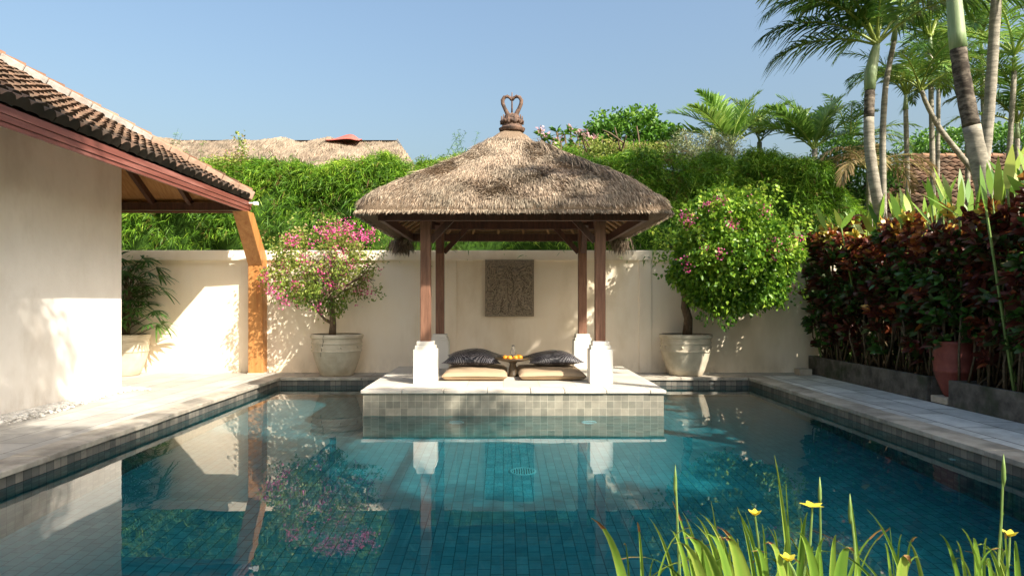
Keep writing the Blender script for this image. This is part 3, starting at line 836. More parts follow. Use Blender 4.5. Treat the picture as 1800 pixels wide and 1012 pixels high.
F = np.array([(j*n1+i, j*n1+i+1, (j+1)*n1+i+1, (j+1)*n1+i) for j in range(n2-1) for i in range(n1-1)])
rl = thing('relief_panel', (.12, WALLY-.03, 1.26), 'dark carved stone relief panel hanging on the cream garden wall', 'relief')
link_mesh('carving', V, F, M['relief'], rl, True)
MB().box(X0+.002, X1-.002, WALLY-.062, WALLY, Z0+.002, Z1-.002).build('back_slab', M['relief'], rl)

# pool fittings
def disc_light(cx, cz, label):
    r_ = thing('pool_light', (cx, 9.28, cz), label, 'pool light', 'white round lights under the platform edge')
    mb = MB(); n = 24
    for a, y in ((.105, 0), (.105, -.02), (.08, -.032), (.078, -.022), (0, -.024)):
        for k in range(n): mb.v.append((cx+a*math.cos(2*math.pi*k/n), 9.279+y, cz+a*math.sin(2*math.pi*k/n))); mb.r.append(.5)
    for i in range(4):
        for k in range(n): mb.f.append((i*n+k, i*n+(k+1) % n, (i+1)*n+(k+1) % n, (i+1)*n+k))
    o = mb.build('rim', M['white_plastic'], r_, True); o.cycles.is_caustics_receiver = True
disc_light(-.64, -.45, 'white round light under water on the platform front, the left one')
disc_light(1.16, -.45, 'white round light under water on the platform front, the right one')
dr = thing('floor_drain', (.22, 7.72, -1.4), 'round white grated drain on the pool floor', 'drain')
mb = MB().lathe([(.15, -1.4), (.15, -1.375), (.135, -1.368), (.125, -1.375), (.125, -1.396)], .22, 7.72, 32)
for k in range(-4, 5):
    hw = math.sqrt(max(.0, .125**2-(k*.027)**2)); mb.box(.22+k*.027-.008, .22+k*.027+.008, 7.72-hw, 7.72+hw, -1.39, -1.376)
o = mb.build('grate', M['drain'], dr); o.cycles.is_caustics_receiver = True
MB().lathe([(.125, -1.394), (0, -1.394)], .22, 7.72, 24).build('sump', M['slot'], dr)
jt = thing('water_jet', (PX1, 6.9, -.12), 'small white water inlet in the right pool wall', 'pool fitting')
mb = MB().tube([(PX1, 6.9, -.2), (PX1-.03, 6.9, -.2)], .035, 16); mb.build('nozzle', M['white_plastic'], jt)

# ================================================================== plants
UP = np.array([0, 0, 1.])
def P3(px_, py_, Y): return np.array([(px_-885)/1200*Y, Y, CAMZ+(530-py_)/1200*Y])
def sph(N): return unit(rng.normal(size=(N, 3)))

# bamboo hedge
def hedge_top(x):
    xp = [-9.5, -7, -5.5, -4.6, -3.3, -1.6, 0, 1.0, 2, 3.2, 4.4, 5.3, 6.2, 6.9, 7.4, 7.8]
    zp = [4.2, 4.2, 4.35, 4.45, 4.42, 4.45, 4.45, 4.50, 4.38, 4.34, 4.42, 4.50, 4.48, 4.2, 3.7, 3.0]
    return np.interp(x, xp, zp)
def hedge_pt(x, ph):
    zt = hedge_top(x)
    z = 2.35 + (zt-2.35)*np.sin(ph)
    y = 14.75 - 1.0*np.cos(ph)**.55
    y = np.where(x > 6.6, y + (x-6.6)*.4, y)
    nrm = unit(np.stack([np.where(x > 6.6, .8, 0)+0*x, -np.cos(ph)-.15, np.sin(ph)*1.0+.1], -1))
    P = np.stack([x, y, z], -1)
    off = .34*(vnoise(P, .9, 21)-.5) + .34*(vnoise(P, 2.3, 22)-.5)
    return P + nrm*off[..., None], nrm
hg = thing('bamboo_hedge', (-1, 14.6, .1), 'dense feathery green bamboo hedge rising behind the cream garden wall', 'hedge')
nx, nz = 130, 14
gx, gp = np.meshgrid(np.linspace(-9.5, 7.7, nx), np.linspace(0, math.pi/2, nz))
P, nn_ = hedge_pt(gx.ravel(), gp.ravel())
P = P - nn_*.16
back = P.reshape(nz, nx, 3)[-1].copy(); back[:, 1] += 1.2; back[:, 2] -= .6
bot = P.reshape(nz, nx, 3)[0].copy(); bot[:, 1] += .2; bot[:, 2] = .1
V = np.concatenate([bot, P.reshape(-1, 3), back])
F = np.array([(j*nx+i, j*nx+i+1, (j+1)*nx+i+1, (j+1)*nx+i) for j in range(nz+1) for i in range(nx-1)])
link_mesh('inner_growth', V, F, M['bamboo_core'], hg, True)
NSP, NB = 27000, 8
x = rng.uniform(-9.3, 7.75, NSP); ph = np.arccos(1-rng.random(NSP)*.999)
ph = np.where(rng.random(NSP) < .35, rng.uniform(.9, 1.57, NSP), ph)
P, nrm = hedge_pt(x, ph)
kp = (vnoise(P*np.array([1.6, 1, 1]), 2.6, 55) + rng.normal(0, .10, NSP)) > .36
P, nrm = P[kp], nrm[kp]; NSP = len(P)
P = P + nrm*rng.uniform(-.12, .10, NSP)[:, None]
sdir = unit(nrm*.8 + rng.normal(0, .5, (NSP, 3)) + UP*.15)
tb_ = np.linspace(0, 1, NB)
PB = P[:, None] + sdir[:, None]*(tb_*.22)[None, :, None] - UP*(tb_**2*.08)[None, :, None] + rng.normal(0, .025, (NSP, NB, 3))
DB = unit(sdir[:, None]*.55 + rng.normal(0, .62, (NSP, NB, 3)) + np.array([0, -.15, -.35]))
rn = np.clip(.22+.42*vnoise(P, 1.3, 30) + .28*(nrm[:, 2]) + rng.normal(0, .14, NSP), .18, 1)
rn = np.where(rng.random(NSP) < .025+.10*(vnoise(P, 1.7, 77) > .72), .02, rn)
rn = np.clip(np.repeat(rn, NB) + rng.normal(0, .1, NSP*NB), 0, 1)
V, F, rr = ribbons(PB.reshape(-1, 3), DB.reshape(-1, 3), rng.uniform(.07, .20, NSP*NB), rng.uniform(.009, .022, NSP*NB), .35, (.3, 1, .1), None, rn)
parts = [(V, F, rr)]
# wispy shoots over the top
for xx in list(rng.uniform(-8, 7, 46)) + [-7.2, -6.9, -6.6, -1.3, -1.15, -.9, -.7]:
    P0, n0 = hedge_pt(np.array([xx]), np.array([1.3])); P0 = P0[0]
    hgt = rng.uniform(.2, .5) if xx > -6.4 else rng.uniform(.5, 1.0)
    if -1.4 < xx < -.6: hgt = .75
    d = np.array([rng.normal(0, .25), rng.normal(0, .2), 1.])
    pts = [P0 + d*hgt*t_ + np.array([d[0]*.4*t_*t_, 0, 0]) for t_ in np.linspace(0, 1, 5)]
    mbs = MB().tube(pts, [.006, .005, .004, .003, .002], 4, False)
    K = int(hgt*60)
    t_ = rng.random(K)
    PP = P0 + d*hgt*t_[:, None] + np.stack([d[0]*.4*t_*t_, 0*t_, 0*t_], 1)
    lv = ribbons(PP, np.stack([rng.normal(0, 1, K), rng.normal(0, 1, K), rng.uniform(-.4, .6, K)], 1), rng.uniform(.05, .11, K), .010, .3, (.3, 1, .1), None, .2+rng.random(K)*.7)
    V, F, rr = join([lv, (np.array(mbs.v), np.array(mbs.f), np.full(len(mbs.v), .4))])
    link_mesh('shoot', V, F, M['bamboo'], hg, rnd=rr, uv=False)
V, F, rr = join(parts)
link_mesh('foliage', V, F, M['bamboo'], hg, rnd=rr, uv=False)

# pots
def pot(cx, cy, root):
    z = DZ
    pr = [(0, z+.005), (.29, z+.005), (.31, z+.02), (.36, z+.14), (.415, z+.30), (.445, z+.42), (.455, z+.455), (.47, z+.46), (.472, z+.485), (.458, z+.49), (.462, z+.60), (.474, z+.605), (.478, z+.64),
          (.465, z+.645), (.468, z+.70), (.485, z+.71), (.492, z+.735), (.492, z+.775), (.48, z+.785), (.44, z+.785), (.43, z+.70), (0, z+.695)]
    o = MB().lathe(pr[:-2], cx, cy, 48).build('pot', M['pot_cream'], root, True)
    o.data.set_sharp_from_angle(angle=R(50))
    MB().lathe([(.435, z+.72), (0, z+.735)], cx, cy, 32).build('soil', M['soil'], o)
    mb = MB()
    for k in range(8):
        a = k*math.pi/4 + .4
        mb.sphere((cx+.462*math.cos(a), cy+.462*math.sin(a), z+.55), .022, 6, (1, 1, 1))
    mb.build('stud', M['pot_cream'], o, True)

def branchy(mb, p, d, L, r, depth, ends, spread=.55, kids=3, bend=.1):
    pts = [p]; dd = unit(np.array(d)); q = p
    for i in range(3):
        dd = unit(dd + rng.normal(0, bend, 3)); q = q + dd*L/3; pts.append(q)
    mb.tube(pts, [r, r*.9, r*.78, r*.66], 6 if depth else 8)
    if depth == 0: ends.append(q); return
    for k in range(kids):
        branchy(mb, pts[random.choice((2, 3, 3))], unit(dd + rng.normal(0, spread, 3)), L*rng.uniform(.62, .85), r*.58, depth-1, ends, spread, kids, bend)

def crown_leaves(C, rad, N, L, W, inner=.55, seed=1, nth=.0, down=.15, clump=2.2, out=.5, lump=.25):
    d = sph(int(N*1.9)); rr_ = rng.uniform(inner, 1, len(d))**.6
    lump_ = 1 + lump*(vnoise(d*2.2+seed, 1.3, seed)-.5)*2
    P = np.array(C) + d*np.array(rad)*(rr_*lump_)[:, None]
    keep = vnoise(P, clump, seed+3) > nth
    P = P[keep][:N]; d = d[keep][:N]; rr_ = rr_[keep][:N]
    D = unit(d*out + rng.normal(0, .7, P.shape) - UP*down)
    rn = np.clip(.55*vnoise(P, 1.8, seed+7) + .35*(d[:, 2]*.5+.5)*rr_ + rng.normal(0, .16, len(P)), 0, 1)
    return leaves(P, D, rng.uniform(.7, 1.25, len(P))*L, rng.uniform(.7, 1.2, len(P))*W, .22, .15, None, rn)

def bracts(cents, per, r, size=.034):
    out = []
    for c in cents:
        k = int(per*rng.uniform(.6, 1.4))
        P = np.array(c) + rng.normal(0, r, (k, 3))
        out.append(leaves(P, sph(k)+UP*.2, rng.uniform(.8, 1.3, k)*size, rng.uniform(.8, 1.3, k)*size*.85, .3, 0))
    return join(out)

# flowering tree in the left pot
t1 = thing('potted_bougainvillea', (-3.17, 13.0, DZ), 'sparse pink bougainvillea in a cracked cream pot, between the downpipe casing and the pavilion', 'potted tree')
pot(-3.17, 13.0, t1)
mb = MB(); ends = []
b0 = np.array([-3.26, 12.98, .86]); b1 = P3(583, 530, 12.95)
mb.tube([b0, b0+np.array([.02, 0, .25]), b1], [.075, .062, .055], 10)
mb.tube([b0+np.array([.0, 0, .28]), b0+np.array([-.13, -.05, .36]), b0+np.array([-.26, -.05, .52]), b0+np.array([-.20, -.05, .80])], [.035, .03, .028, .02], 6)
for k in range(7):
    a = k*.9+.3
    branchy(mb, b1-np.array([0, 0, .05*(k % 3)]), (math.cos(a)*.75, math.sin(a)*.6, .8), .42, .030, 3, ends, .45, 3, .14)
mb.build('trunk', M['bark'], t1, True)
C1 = P3(568, 475, 12.85)
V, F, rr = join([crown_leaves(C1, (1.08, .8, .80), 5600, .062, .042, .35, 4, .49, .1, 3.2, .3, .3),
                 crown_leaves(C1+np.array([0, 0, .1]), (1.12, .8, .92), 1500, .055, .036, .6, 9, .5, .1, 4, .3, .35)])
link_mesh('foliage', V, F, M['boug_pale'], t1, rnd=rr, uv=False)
pk = [(516,425,34),(511,422,20),(611,398,24),(597,402,24),(580,404,20),(641,416,24),(648,420,16),(634,412,12),(465,489,16),(480,508,14),(496,520,14),(500,529,10),(557,541,10),(503,468,16),(537,456,12),(614,466,22),(583,502,14),(646,512,6),(565,477,10),(580,468,12),(548,433,10),(620,415,16),(575,415,12),(655,408,10),(540,478,8),(520,500,10),(600,440,8),(560,405,14)]
V, F, rr = join([bracts([P3(a, b_, rng.uniform(12.15, 12.6))], c*2.6, .045+.0012*c, .040) for a, b_, c in pk] +
                [bracts([C1 + sph(1)[0]*np.array([1.05, .75, .8])*rng.uniform(.6, 1.05)], 8, .04) for _ in range(45)])
tag(link_mesh('flowers', V, F, M['pink'], t1, rnd=rr, uv=False), kind='stuff')
mb = MB()
crk = [(-.13, .78), (-.145, .72), (-.14, .66), (-.165, .58), (-.18, .50), (-.20, .44), (-.205, .38)]
for (a, z1_), (a2, z2_) in zip(crk, crk[1:]):
    def sp(a, z_):
        rr2 = np.interp(z_, [.30, .42, .455, .485, .60, .64, .71, .78], [.415, .445, .456, .47, .463, .477, .485, .492])
        return (-3.17+a, 13.0-math.sqrt(rr2**2-a*a)-.001, DZ+z_)
    mb.tube([sp(a, z1_), sp(a2, z2_)], .0045, 4)
mb.build('crack', M['slot'], t1)

# flowering tree in the right pot
t2 = thing('potted_bougainvillea', (3.47, 13.0, DZ), 'dense leafy green bougainvillea with few pink flowers, in the cream pot right of the pavilion', 'potted tree')
pot(3.47, 13.0, t2)
mb = MB(); ends = []
b0 = P3(1208, 590, 12.98); b1 = P3(1206, 520, 12.95)
mb.tube([b0, P3(1210, 560, 12.96), P3(1204, 540, 12.95), b1, P3(1225, 480, 12.8), P3(1270, 440, 12.5)], [.095, .08, .075, .08, .06, .04], 10)
for k in range(6):
    a = k*1.05
    branchy(mb, P3(1225, 480, 12.8), (math.cos(a)*.8+.4, math.sin(a)*.7-.2, .7), .55, .04, 2, ends, .5, 3, .12)
mb.build('trunk', M['bark'], t2, True)
C2 = P3(1288, 448, 12.45)
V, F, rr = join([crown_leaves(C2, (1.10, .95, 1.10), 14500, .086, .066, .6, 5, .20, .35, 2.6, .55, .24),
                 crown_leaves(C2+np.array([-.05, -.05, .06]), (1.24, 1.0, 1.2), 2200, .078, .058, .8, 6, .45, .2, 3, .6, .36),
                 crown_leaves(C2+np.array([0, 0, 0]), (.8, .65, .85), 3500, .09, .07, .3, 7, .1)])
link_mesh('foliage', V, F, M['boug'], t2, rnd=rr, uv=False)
pk = [(1211,389,22),(1287,393,22),(1340,368,18),(1271,355,16),(1248,360,14),(1350,428,14),(1355,451,14),(1267,443,10),(1239,435,8),(1363,428,8),(1203,377,10),(1400,420,20),(1391,431,16),(1402,448,14),(1389,507,12),(1201,454,8),(1345,378,10),(1260,352,8),(1385,428,10),(1208,470,8),(1318,350,6)]
L2 = []
for a, b_, c in pk:
    q = P3(a, b_, 12.45); v = (q-C2)/np.array([1.2, .98, 1.15]); rem = max(.0, 1-v[0]**2-v[2]**2)
    q = P3(a, b_, 12.45-.98*math.sqrt(rem)-.02)
    L2.append(bracts([q], c*1.8, .045+.0011*c, .040))
V, F, rr = join(L2)
tag(link_mesh('flowers', V, F, M['pink'], t2, rnd=rr, uv=False), kind='stuff')

# fan palm in the pot by the house corner
t3 = thing('potted_fan_palm', (-7.25, 13.0, DZ), 'dark green potted lady palm with fan leaves, half hidden behind the house corner', 'potted palm')
pot(-7.25, 12.98, t3)
mb = MB(); LP = []
for k in range(110):
    a = rng.uniform(0, 6.28); rd = rng.uniform(.15, .72); zt = rng.uniform(1.1, 2.42)
    if zt < 1.5: rd = rng.uniform(.4, .8)
    c = np.array([-7.22+rd*math.cos(a)+.06, 12.85+rd*.8*math.sin(a), zt])
    base = np.array([-7.25+.12*math.cos(a), 12.95+.12*math.sin(a), .88])
    mid = np.array([-7.25+.16*math.cos(a), 12.95+.16*math.sin(a), zt-.25])
    mb.tube([base, (base+mid)/2, mid, c], [.014, .012, .009, .005], 5)
    od = unit(np.array([math.cos(a)+.25, math.sin(a)-.2, .05])); K = 9
    sdv = unit(np.cross(od, UP)); an = np.linspace(-1.35, 1.35, K)
    tl = rng.uniform(-.2, .5)
    D = np.cos(an)[:, None]*od + np.sin(an)[:, None]*(sdv*.9+UP*.3*rng.normal()) + UP*tl
    LP.append(ribbons(np.repeat(c[None], K, 0), D, rng.uniform(.24, .38, K), .042, .40, (.35, .9, 1, .75, .25), np.cross(D, UP)+rng.normal(0, .2, (K, 3)), np.clip(rng.random()*.7+rng.normal(0, .1, K), 0, 1)))
V, F, rr = join(LP)
link_mesh('foliage', V, F, M['rhapis'], t3, rnd=rr, uv=False)
mb.build('stems', M['stem'], t3, True)

# ------------------------------------------------------------------ palms
def frond_geo(P, az, el, L, bend, nl=44, ll=.5, lw=.03, droop=.45, seg=3, twist=0, rbase=.5, start=.16):
    n = 24
    h = np.array([math.cos(az), math.sin(az), 0])
    pts = [np.array(P)]; ts = []
    for i in range(n):
        t_ = (i+.5)/n; a = el - bend*t_**1.3
        d = h*math.cos(a) + UP*math.sin(a); ts.append(d)
        pts.append(pts[-1] + d*L/n)
    pts = np.array(pts); ts.append(ts[-1]); ts = np.array(ts)
    sdv = np.cross(h, UP)
    t_ = np.tile(np.linspace(start, .99, nl), 2); sg = np.repeat([1., -1.], nl)
    f = t_*n
    C = np.stack([np.interp(f, np.arange(n+1), pts[:, k]) for k in range(3)], 1)
    Tn = np.stack([np.interp(f, np.arange(n+1), ts[:, k]) for k in range(3)], 1)
    Nn = np.cross(sdv, Tn)
    D = Tn*(.55+.5*t_[:, None]) + sdv*sg[:, None]*(1.05-.5*t_[:, None]) + Nn*(.35+rng.normal(0, .12, 2*nl))[:, None] + rng.normal(0, .07, (2*nl, 3))
    lens = ll*np.clip(np.sin(np.pi*(t_*.78+.16)), .25, 1)*rng.uniform(.85, 1.12, 2*nl)
    pr = (.5, 1, .8, .12) if seg == 3 else (.6, 1, .15)
    rn = np.clip(rbase + rng.normal(0, .15) + rng.normal(0, .12, 2*nl), 0, 1)
    lf = ribbons(C, D, lens, lw*rng.uniform(.8, 1.2, 2*nl), droop*rng.uniform(.6, 1.4, 2*nl), pr, np.cross(D, Nn)+rng.normal(0, .15, (2*nl, 3)), rn)
    mb = MB(); mb.tube([tuple(p) for p in pts[::4]], list(np.linspace(.028, .006, len(pts[::4]))*max(L/2.2, .5)), 5)
    rv, rf_ = np.array(mb.v), np.array([q for q in mb.f if len(q) == 4])
    return join([lf, (rv, rf_, np.full(len(rv), .9))])

def palm(name, label, trunk, radii, fr, mat='palm', shaft=None, group=None, bark='palm_bark', dark=None, **kw):
    r_ = thing(name, tuple(trunk[0]), label, 'palm tree', group)
    pts = [np.array(p) for p in trunk]
    # smooth the trunk line
    tt = np.linspace(0, len(pts)-1, 5*len(pts)); A_ = np.array(pts)
    sm = np.stack([np.interp(tt, range(len(pts)), A_[:, k]) for k in range(3)], 1)
    for _ in range(3): sm[1:-1] = (sm[:-2]+2*sm[1:-1]+sm[2:])/4
    rad = np.interp(tt, range(len(pts)), radii)
    rad = rad*(1 + .035*np.sin(np.arange(len(rad))*2.1))
    kd = len(sm) if not dark else int(np.argmax(sm[:, 2] > dark[0][0][2]))
    MB().tube(sm[:kd], list(rad[:kd]), 16).build('trunk', M[bark], r_, True)
    if dark: MB().tube(sm[kd-1:], list(rad[kd-1:]), 16).build('dark_upper_trunk', M['dark_bark'], r_, True)
    top = pts[-1]
    if shaft: MB().tube(shaft[0], shaft[1], 14).build('crownshaft', M['crownshaft'], r_, True); top = np.array(shaft[0][-1])
    for az, el, L, bend in fr:
        V, F, rr = frond_geo(top + rng.normal(0, .02, 3), az, el, L, bend, **kw)
        link_mesh('frond', V, F, M[mat], r_, rnd=rr, uv=False)
    return r_

D_ = math.radians
# tall palm with leaning frond over the sky
g0 = lambda px_, py_, Y: P3(px_, py_, Y)
base = g0(1553, 400, 12.2); foot = base.copy(); foot[2] = .1; foot[0] += .1
palm('palm_tree', 'grey-trunked palm behind the croton hedge with long dark fronds drooping left over the sky', [foot, base, g0(1538, 330, 12), g0(1528, 260, 12), g0(1527, 215, 12), g0(1529, 160, 12)], [.13, .10, .092, .088, .086, .084],
     [(D_(180), D_(34), 2.2, D_(72)), (D_(188), D_(52), 2.5, D_(100)), (D_(172), D_(20), 1.9, D_(62)), (D_(200), D_(62), 2.3, D_(80)), (D_(165), D_(66), 2.4, D_(85)), (D_(120), D_(70), 2.2, D_(80)), (D_(60), D_(66), 2.2, D_(80)), (D_(10), D_(60), 2.4, D_(90)),
      (D_(-20), D_(45), 2.3, D_(75)), (D_(250), D_(72), 2.0, D_(70)), (D_(30), D_(80), 2.3, D_(50))],
     shaft=([g0(1529, 158, 12), g0(1530, 130, 12), g0(1537, 95, 12), g0(1541, 78, 12)], [.09, .105, .08, .055]), dark=([g0(1526, 205, 12), g0(1528, 180, 12), g0(1529, 156, 12)], [.101, .103, .103]),
     nl=44, ll=.78, lw=.042, droop=.62, rbase=.42)
base = g0(1553, 380, 12.6); foot = base.copy(); foot[2] = .1
palm('slim_palm', 'thin pale palm trunk just right of the tall grey-trunked palm', [foot, base, g0(1551, 240, 12.6), g0(1556, 150, 12.6), g0(1572, 70, 12.6)], [.07, .06, .055, .05, .045],
     [(D_(a), D_(e_), 1.9, D_(80)) for a, e_ in ((-10, 40), (-60, 55), (35, 60), (95, 66), (150, 60), (200, 50), (260, 60))], shaft=([g0(1571, 72, 12.6), g0(1577, 30, 12.6)], [.055, .03]), nl=40, ll=.5, lw=.032, droop=.45, mat='palm_pale', rbase=.5)
base = g0(1737, 345, 9.6); foot = base + np.array([.35, 0, 0]); foot[2] = .1
palm('palm_tree', 'thick leaning palm trunk, dark above and pale green at its neck, at the upper right', [foot, base, g0(1722, 290, 9.6), g0(1703, 200, 9.6), g0(1690, 130, 9.6), g0(1684, 84, 9.6)], [.145, .13, .118, .108, .105, .102],
     [(D_(a), D_(e_), 2.8, D_(b_)) for a, e_, b_ in ((175, 50, 95), (205, 60, 85), (150, 62, 90), (110, 55, 80), (60, 60, 85), (20, 55, 90), (-25, 60, 85), (240, 66, 70), (-70, 66, 80), (130, 75, 50))],
     shaft=([g0(1685, 86, 9.6), g0(1682, 60, 9.6), g0(1677, 0, 9.6), g0(1672, -70, 9.6), g0(1671, -120, 9.6)], [.112, .108, .095, .085, .05]),
     dark=([g0(1707, 215, 9.6), g0(1696, 160, 9.6), g0(1689, 120, 9.6), g0(1684, 84, 9.6)], [.124, .123, .121, .120]), nl=56, ll=.72, lw=.038, droop=.5, rbase=.45)
base = g0(1727, 310, 11.2); foot = base.copy(); foot[2] = .1
palm('palm_tree', 'straight pale ringed palm trunk crossing behind the leaning one, at the upper right', [foot, base, g0(1737, 220, 11.2), g0(1744, 120, 11.2), g0(1751, 0, 11.2), g0(1757, -60, 11.2)], [.11, .085, .082, .08, .078, .075],
     [(D_(a), D_(e_), 2.5, D_(95)) for a, e_ in ((180, 45), (215, 60), (140, 60), (95, 66), (40, 50), (-10, 45), (-60, 60), (260, 66))],
     shaft=([g0(1757, -60, 11.2), g0(1760, -120, 11.2)], [.09, .05]), nl=50, ll=.62, lw=.034, droop=.5, mat='palm_pale', rbase=.5)
base = g0(1735, 330, 14.0); foot = base.copy(); foot[2] = .1; foot[0] += .3
palm('slim_palm', 'thin grey palm trunk leaning left across the tiled roof', [foot, base, g0(1690, 275, 14), g0(1650, 225, 14), g0(1627, 180, 14), g0(1620, 160, 14)], [.065, .06, .055, .05, .045, .04],
     [(D_(a), D_(e_), 1.7, D_(95)) for a, e_ in ((180, 40), (220, 55), (140, 60), (90, 66), (40, 50), (-10, 45), (-60, 60), (270, 60))], nl=34, ll=.45, lw=.032, droop=.45, rbase=.4)
bgp = [(1725, 70, 17.0, 1.7, 'palm', 'dense green palm crown between the leaning trunk and the pale ringed trunk'), (1592, 165, 15.5, 1.7, 'palm', 'green palm crown between the two thin trunks and the leaning one'), (1700, 165, 16.5, 1.6, 'palm_pale', 'bright palm crown seen behind the thick leaning trunk'), (1783, 95, 14.5, 1.9, 'palm_pale', 'bright feathery palm crown at the upper right edge'),
       (1788, 215, 15.0, 1.6, 'palm', 'darker palm crown low at the right edge, under the bright one'), (1650, 120, 18.0, 1.8, 'palm_pale', 'pale far palm crown just left of the leaning trunk'),
       (1493, 262, 21.0, 1.8, 'palm', 'dark rounded far palm left of the grey-trunked palm'), (1635, 65, 15, 1.8, 'palm', 'green palm crown high above the small leaning trunk')]
for a, b_, Y, L, mt, lb in bgp:
    top = g0(a, b_, Y); foot = top.copy(); foot[2] = .1; foot[0] += rng.normal(0, .2)
    az0 = rng.uniform(0, 6.28); nf = 12
    palm('slim_palm', lb, [foot, foot*.5+top*.5+np.array([.06, 0, 0]), top-np.array([0, 0, .35])], [.07, .055, .05],
         [(az0+k*2*math.pi/nf*1.618, D_(rng.uniform(25, 80)), L*rng.uniform(1.0, 1.3), D_(rng.uniform(60, 105))) for k in range(nf)],
         mt, shaft=([top-np.array([0, 0, .36]), top], [.06, .03]), group='slender palms behind the croton hedge', nl=34, ll=.48, lw=.034, droop=.42, rbase=.42)
# low leafy palms above the bamboo
for a, b_, Y, L, els, lb in ((1285, 255, 16.5, 1.7, (30, 50, 62, 75, 66, 35, 58, 70, 80, 66, 72, 50, 45, 55), 'bushy palm with upright fronds above the middle of the right hedge'), (1432, 262, 16.0, 1.55, (40, 62, 78, 72, 55, 35, 66, 50, 80, 60, 75, 60, 40, 50), 'bushy bright palm above the right end of the hedge')):
    top = g0(a, b_, Y); foot = top.copy(); foot[2] = .1
    azs = (180, 160, 150, 100, 60, 15, 30, 200, 0, 130, 45, 75, 215, -20)
    palm('areca_palm', lb, [foot, top], [.08, .06], [(D_(z), D_(e_), L*rng.uniform(.9, 1.1), D_(45)) for z, e_ in zip(azs, els)], 'palm_pale', nl=38, ll=.52, lw=.045, droop=.2, rbase=.5)
top = g0(1335, 250, 17); foot = top.copy(); foot[2] = .1
palm('areca_palm', 'taller dense palm with fronds leaning right, between the two bushy palms', [foot, top], [.08, .06], [(D_(z), D_(e_), 1.35, D_(55)) for z, e_ in ((20, 55), (60, 70), (100, 60), (140, 72), (-20, 45), (5, 75), (180, 80))], 'palm', nl=34, ll=.42, lw=.035, droop=.2, rbase=.6)
# yellowing drooping fronds at the hedge end
top = g0(1528, 300, 14.2); foot = top.copy(); foot[2] = .1
palm('areca_palm', 'yellowing palm with drooping dry fronds beside the right end of the hedge', [foot, top], [.08, .06], [(D_(z), D_(e_), 1.5, D_(110)) for z, e_ in ((180, 40), (200, 55), (160, 30), (220, 30), (-10, 45), (20, 30), (-30, 25), (250, 35), (100, 60), (60, 70))], 'palm_dry', nl=30, ll=.38, lw=.028, droop=.5, rbase=.5)
# shading palm out on the right
palm('palm_tree', 'tall palm standing on the right bank beyond the edge of the picture', [(7.6, 4.7, .1), (7.2, 4.9, 4), (6.4, 5.2, 7.6)], [.16, .13, .11], [(k*.63, D_(45+20*(k % 3)), 2.2, D_(90)) for k in range(10)], nl=40, ll=.6, lw=.05, droop=.4)

palm('palm_tree', 'second tall palm on the right bank beyond the edge of the picture', [(8.4, 7.0, .1), (7.9, 7.1, 4), (7.0, 7.2, 7.9)], [.16, .13, .11], [(k*.79, D_(35+20*(k % 3)), 1.0, D_(75)) for k in range(8)], nl=40, ll=.5, lw=.06, droop=.3)

# ------------------------------------------------------------------ trees beyond the hedge
def bush(name, label, cat, C, rad, N, L, W, mat, seed, nth=.25, trunk=True, inner=.5, lump=.3):
    C = np.array(C); r_ = thing(name, (C[0], C[1], .1), label, cat)
    V, F, rr = crown_leaves(C, rad, N, L, W, inner, seed, nth, .1, 2.5, .5, lump)
    link_mesh('crown', V, F, M[mat], r_, rnd=rr, uv=False)
    if trunk:
        mb = MB(); ends = []
        mb.tube([(C[0], C[1], .1), (C[0]+.05, C[1], C[2]*.5), (C[0], C[1], C[2]-rad[2]*.6)], [.12, .09, .07], 8)
        for k in range(5):
            a = k*1.26
            branchy(mb, np.array([C[0], C[1], C[2]-rad[2]*.65]), (math.cos(a), math.sin(a), .7), rad[0]*.5, .035, 1, ends, .5, 3)
        mb.build('trunk', M['bark'], r_, True)
    return r_
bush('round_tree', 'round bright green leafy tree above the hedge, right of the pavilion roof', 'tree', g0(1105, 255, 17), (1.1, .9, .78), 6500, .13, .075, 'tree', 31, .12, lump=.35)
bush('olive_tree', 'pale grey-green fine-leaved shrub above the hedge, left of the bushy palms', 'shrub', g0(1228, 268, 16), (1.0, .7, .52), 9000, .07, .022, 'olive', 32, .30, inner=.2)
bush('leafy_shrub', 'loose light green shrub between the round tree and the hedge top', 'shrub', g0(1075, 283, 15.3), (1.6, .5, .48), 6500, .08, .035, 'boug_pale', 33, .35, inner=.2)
bush('climbing_vine', 'light green climber rising above the left hedge in front of the far thatched roof', 'vine', g0(404, 300, 14.2), (.52, .35, .42), 1700, .075, .035, 'boug_pale', 34, .2, trunk=False, inner=.2)
vi = thing('climbing_vine', tuple(g0(430, 300, 14.2)), 'thin upright vine shoot with small leaves, tallest over the left hedge', 'vine')
mb = MB(); p0 = g0(436, 320, 14.2); pts = [p0, g0(434, 285, 14.2), g0(428, 262, 14.2), g0(418, 236, 14.2)]
mb.tube(pts, [.012, .009, .006, .003], 5); mb.build('stem', M['green_stem'], vi)
K = 260; t_ = rng.random(K)*3; PP = np.stack([np.interp(t_, range(4), [q[k] for q in pts]) for k in range(3)], 1)+rng.normal(0, .06, (K, 3))
V, F, rr = leaves(PP, sph(K), .065, .035); link_mesh('foliage', V, F, M['boug_pale'], vi, rnd=rr, uv=False)
bush('leafy_tree', 'dark leafy tree low over the hedge end, left of the grey palm trunk', 'tree', g0(1497, 300, 18), (1.1, .8, .95), 5200, .12, .06, 'tree', 35, .15)
bush('leafy_tree', 'far dark leafy tree behind the ridge of the brown tiled roof at right', 'tree', g0(1735, 262, 26), (3.2, 1.2, .95), 8000, .17, .08, 'tree', 36, .2)
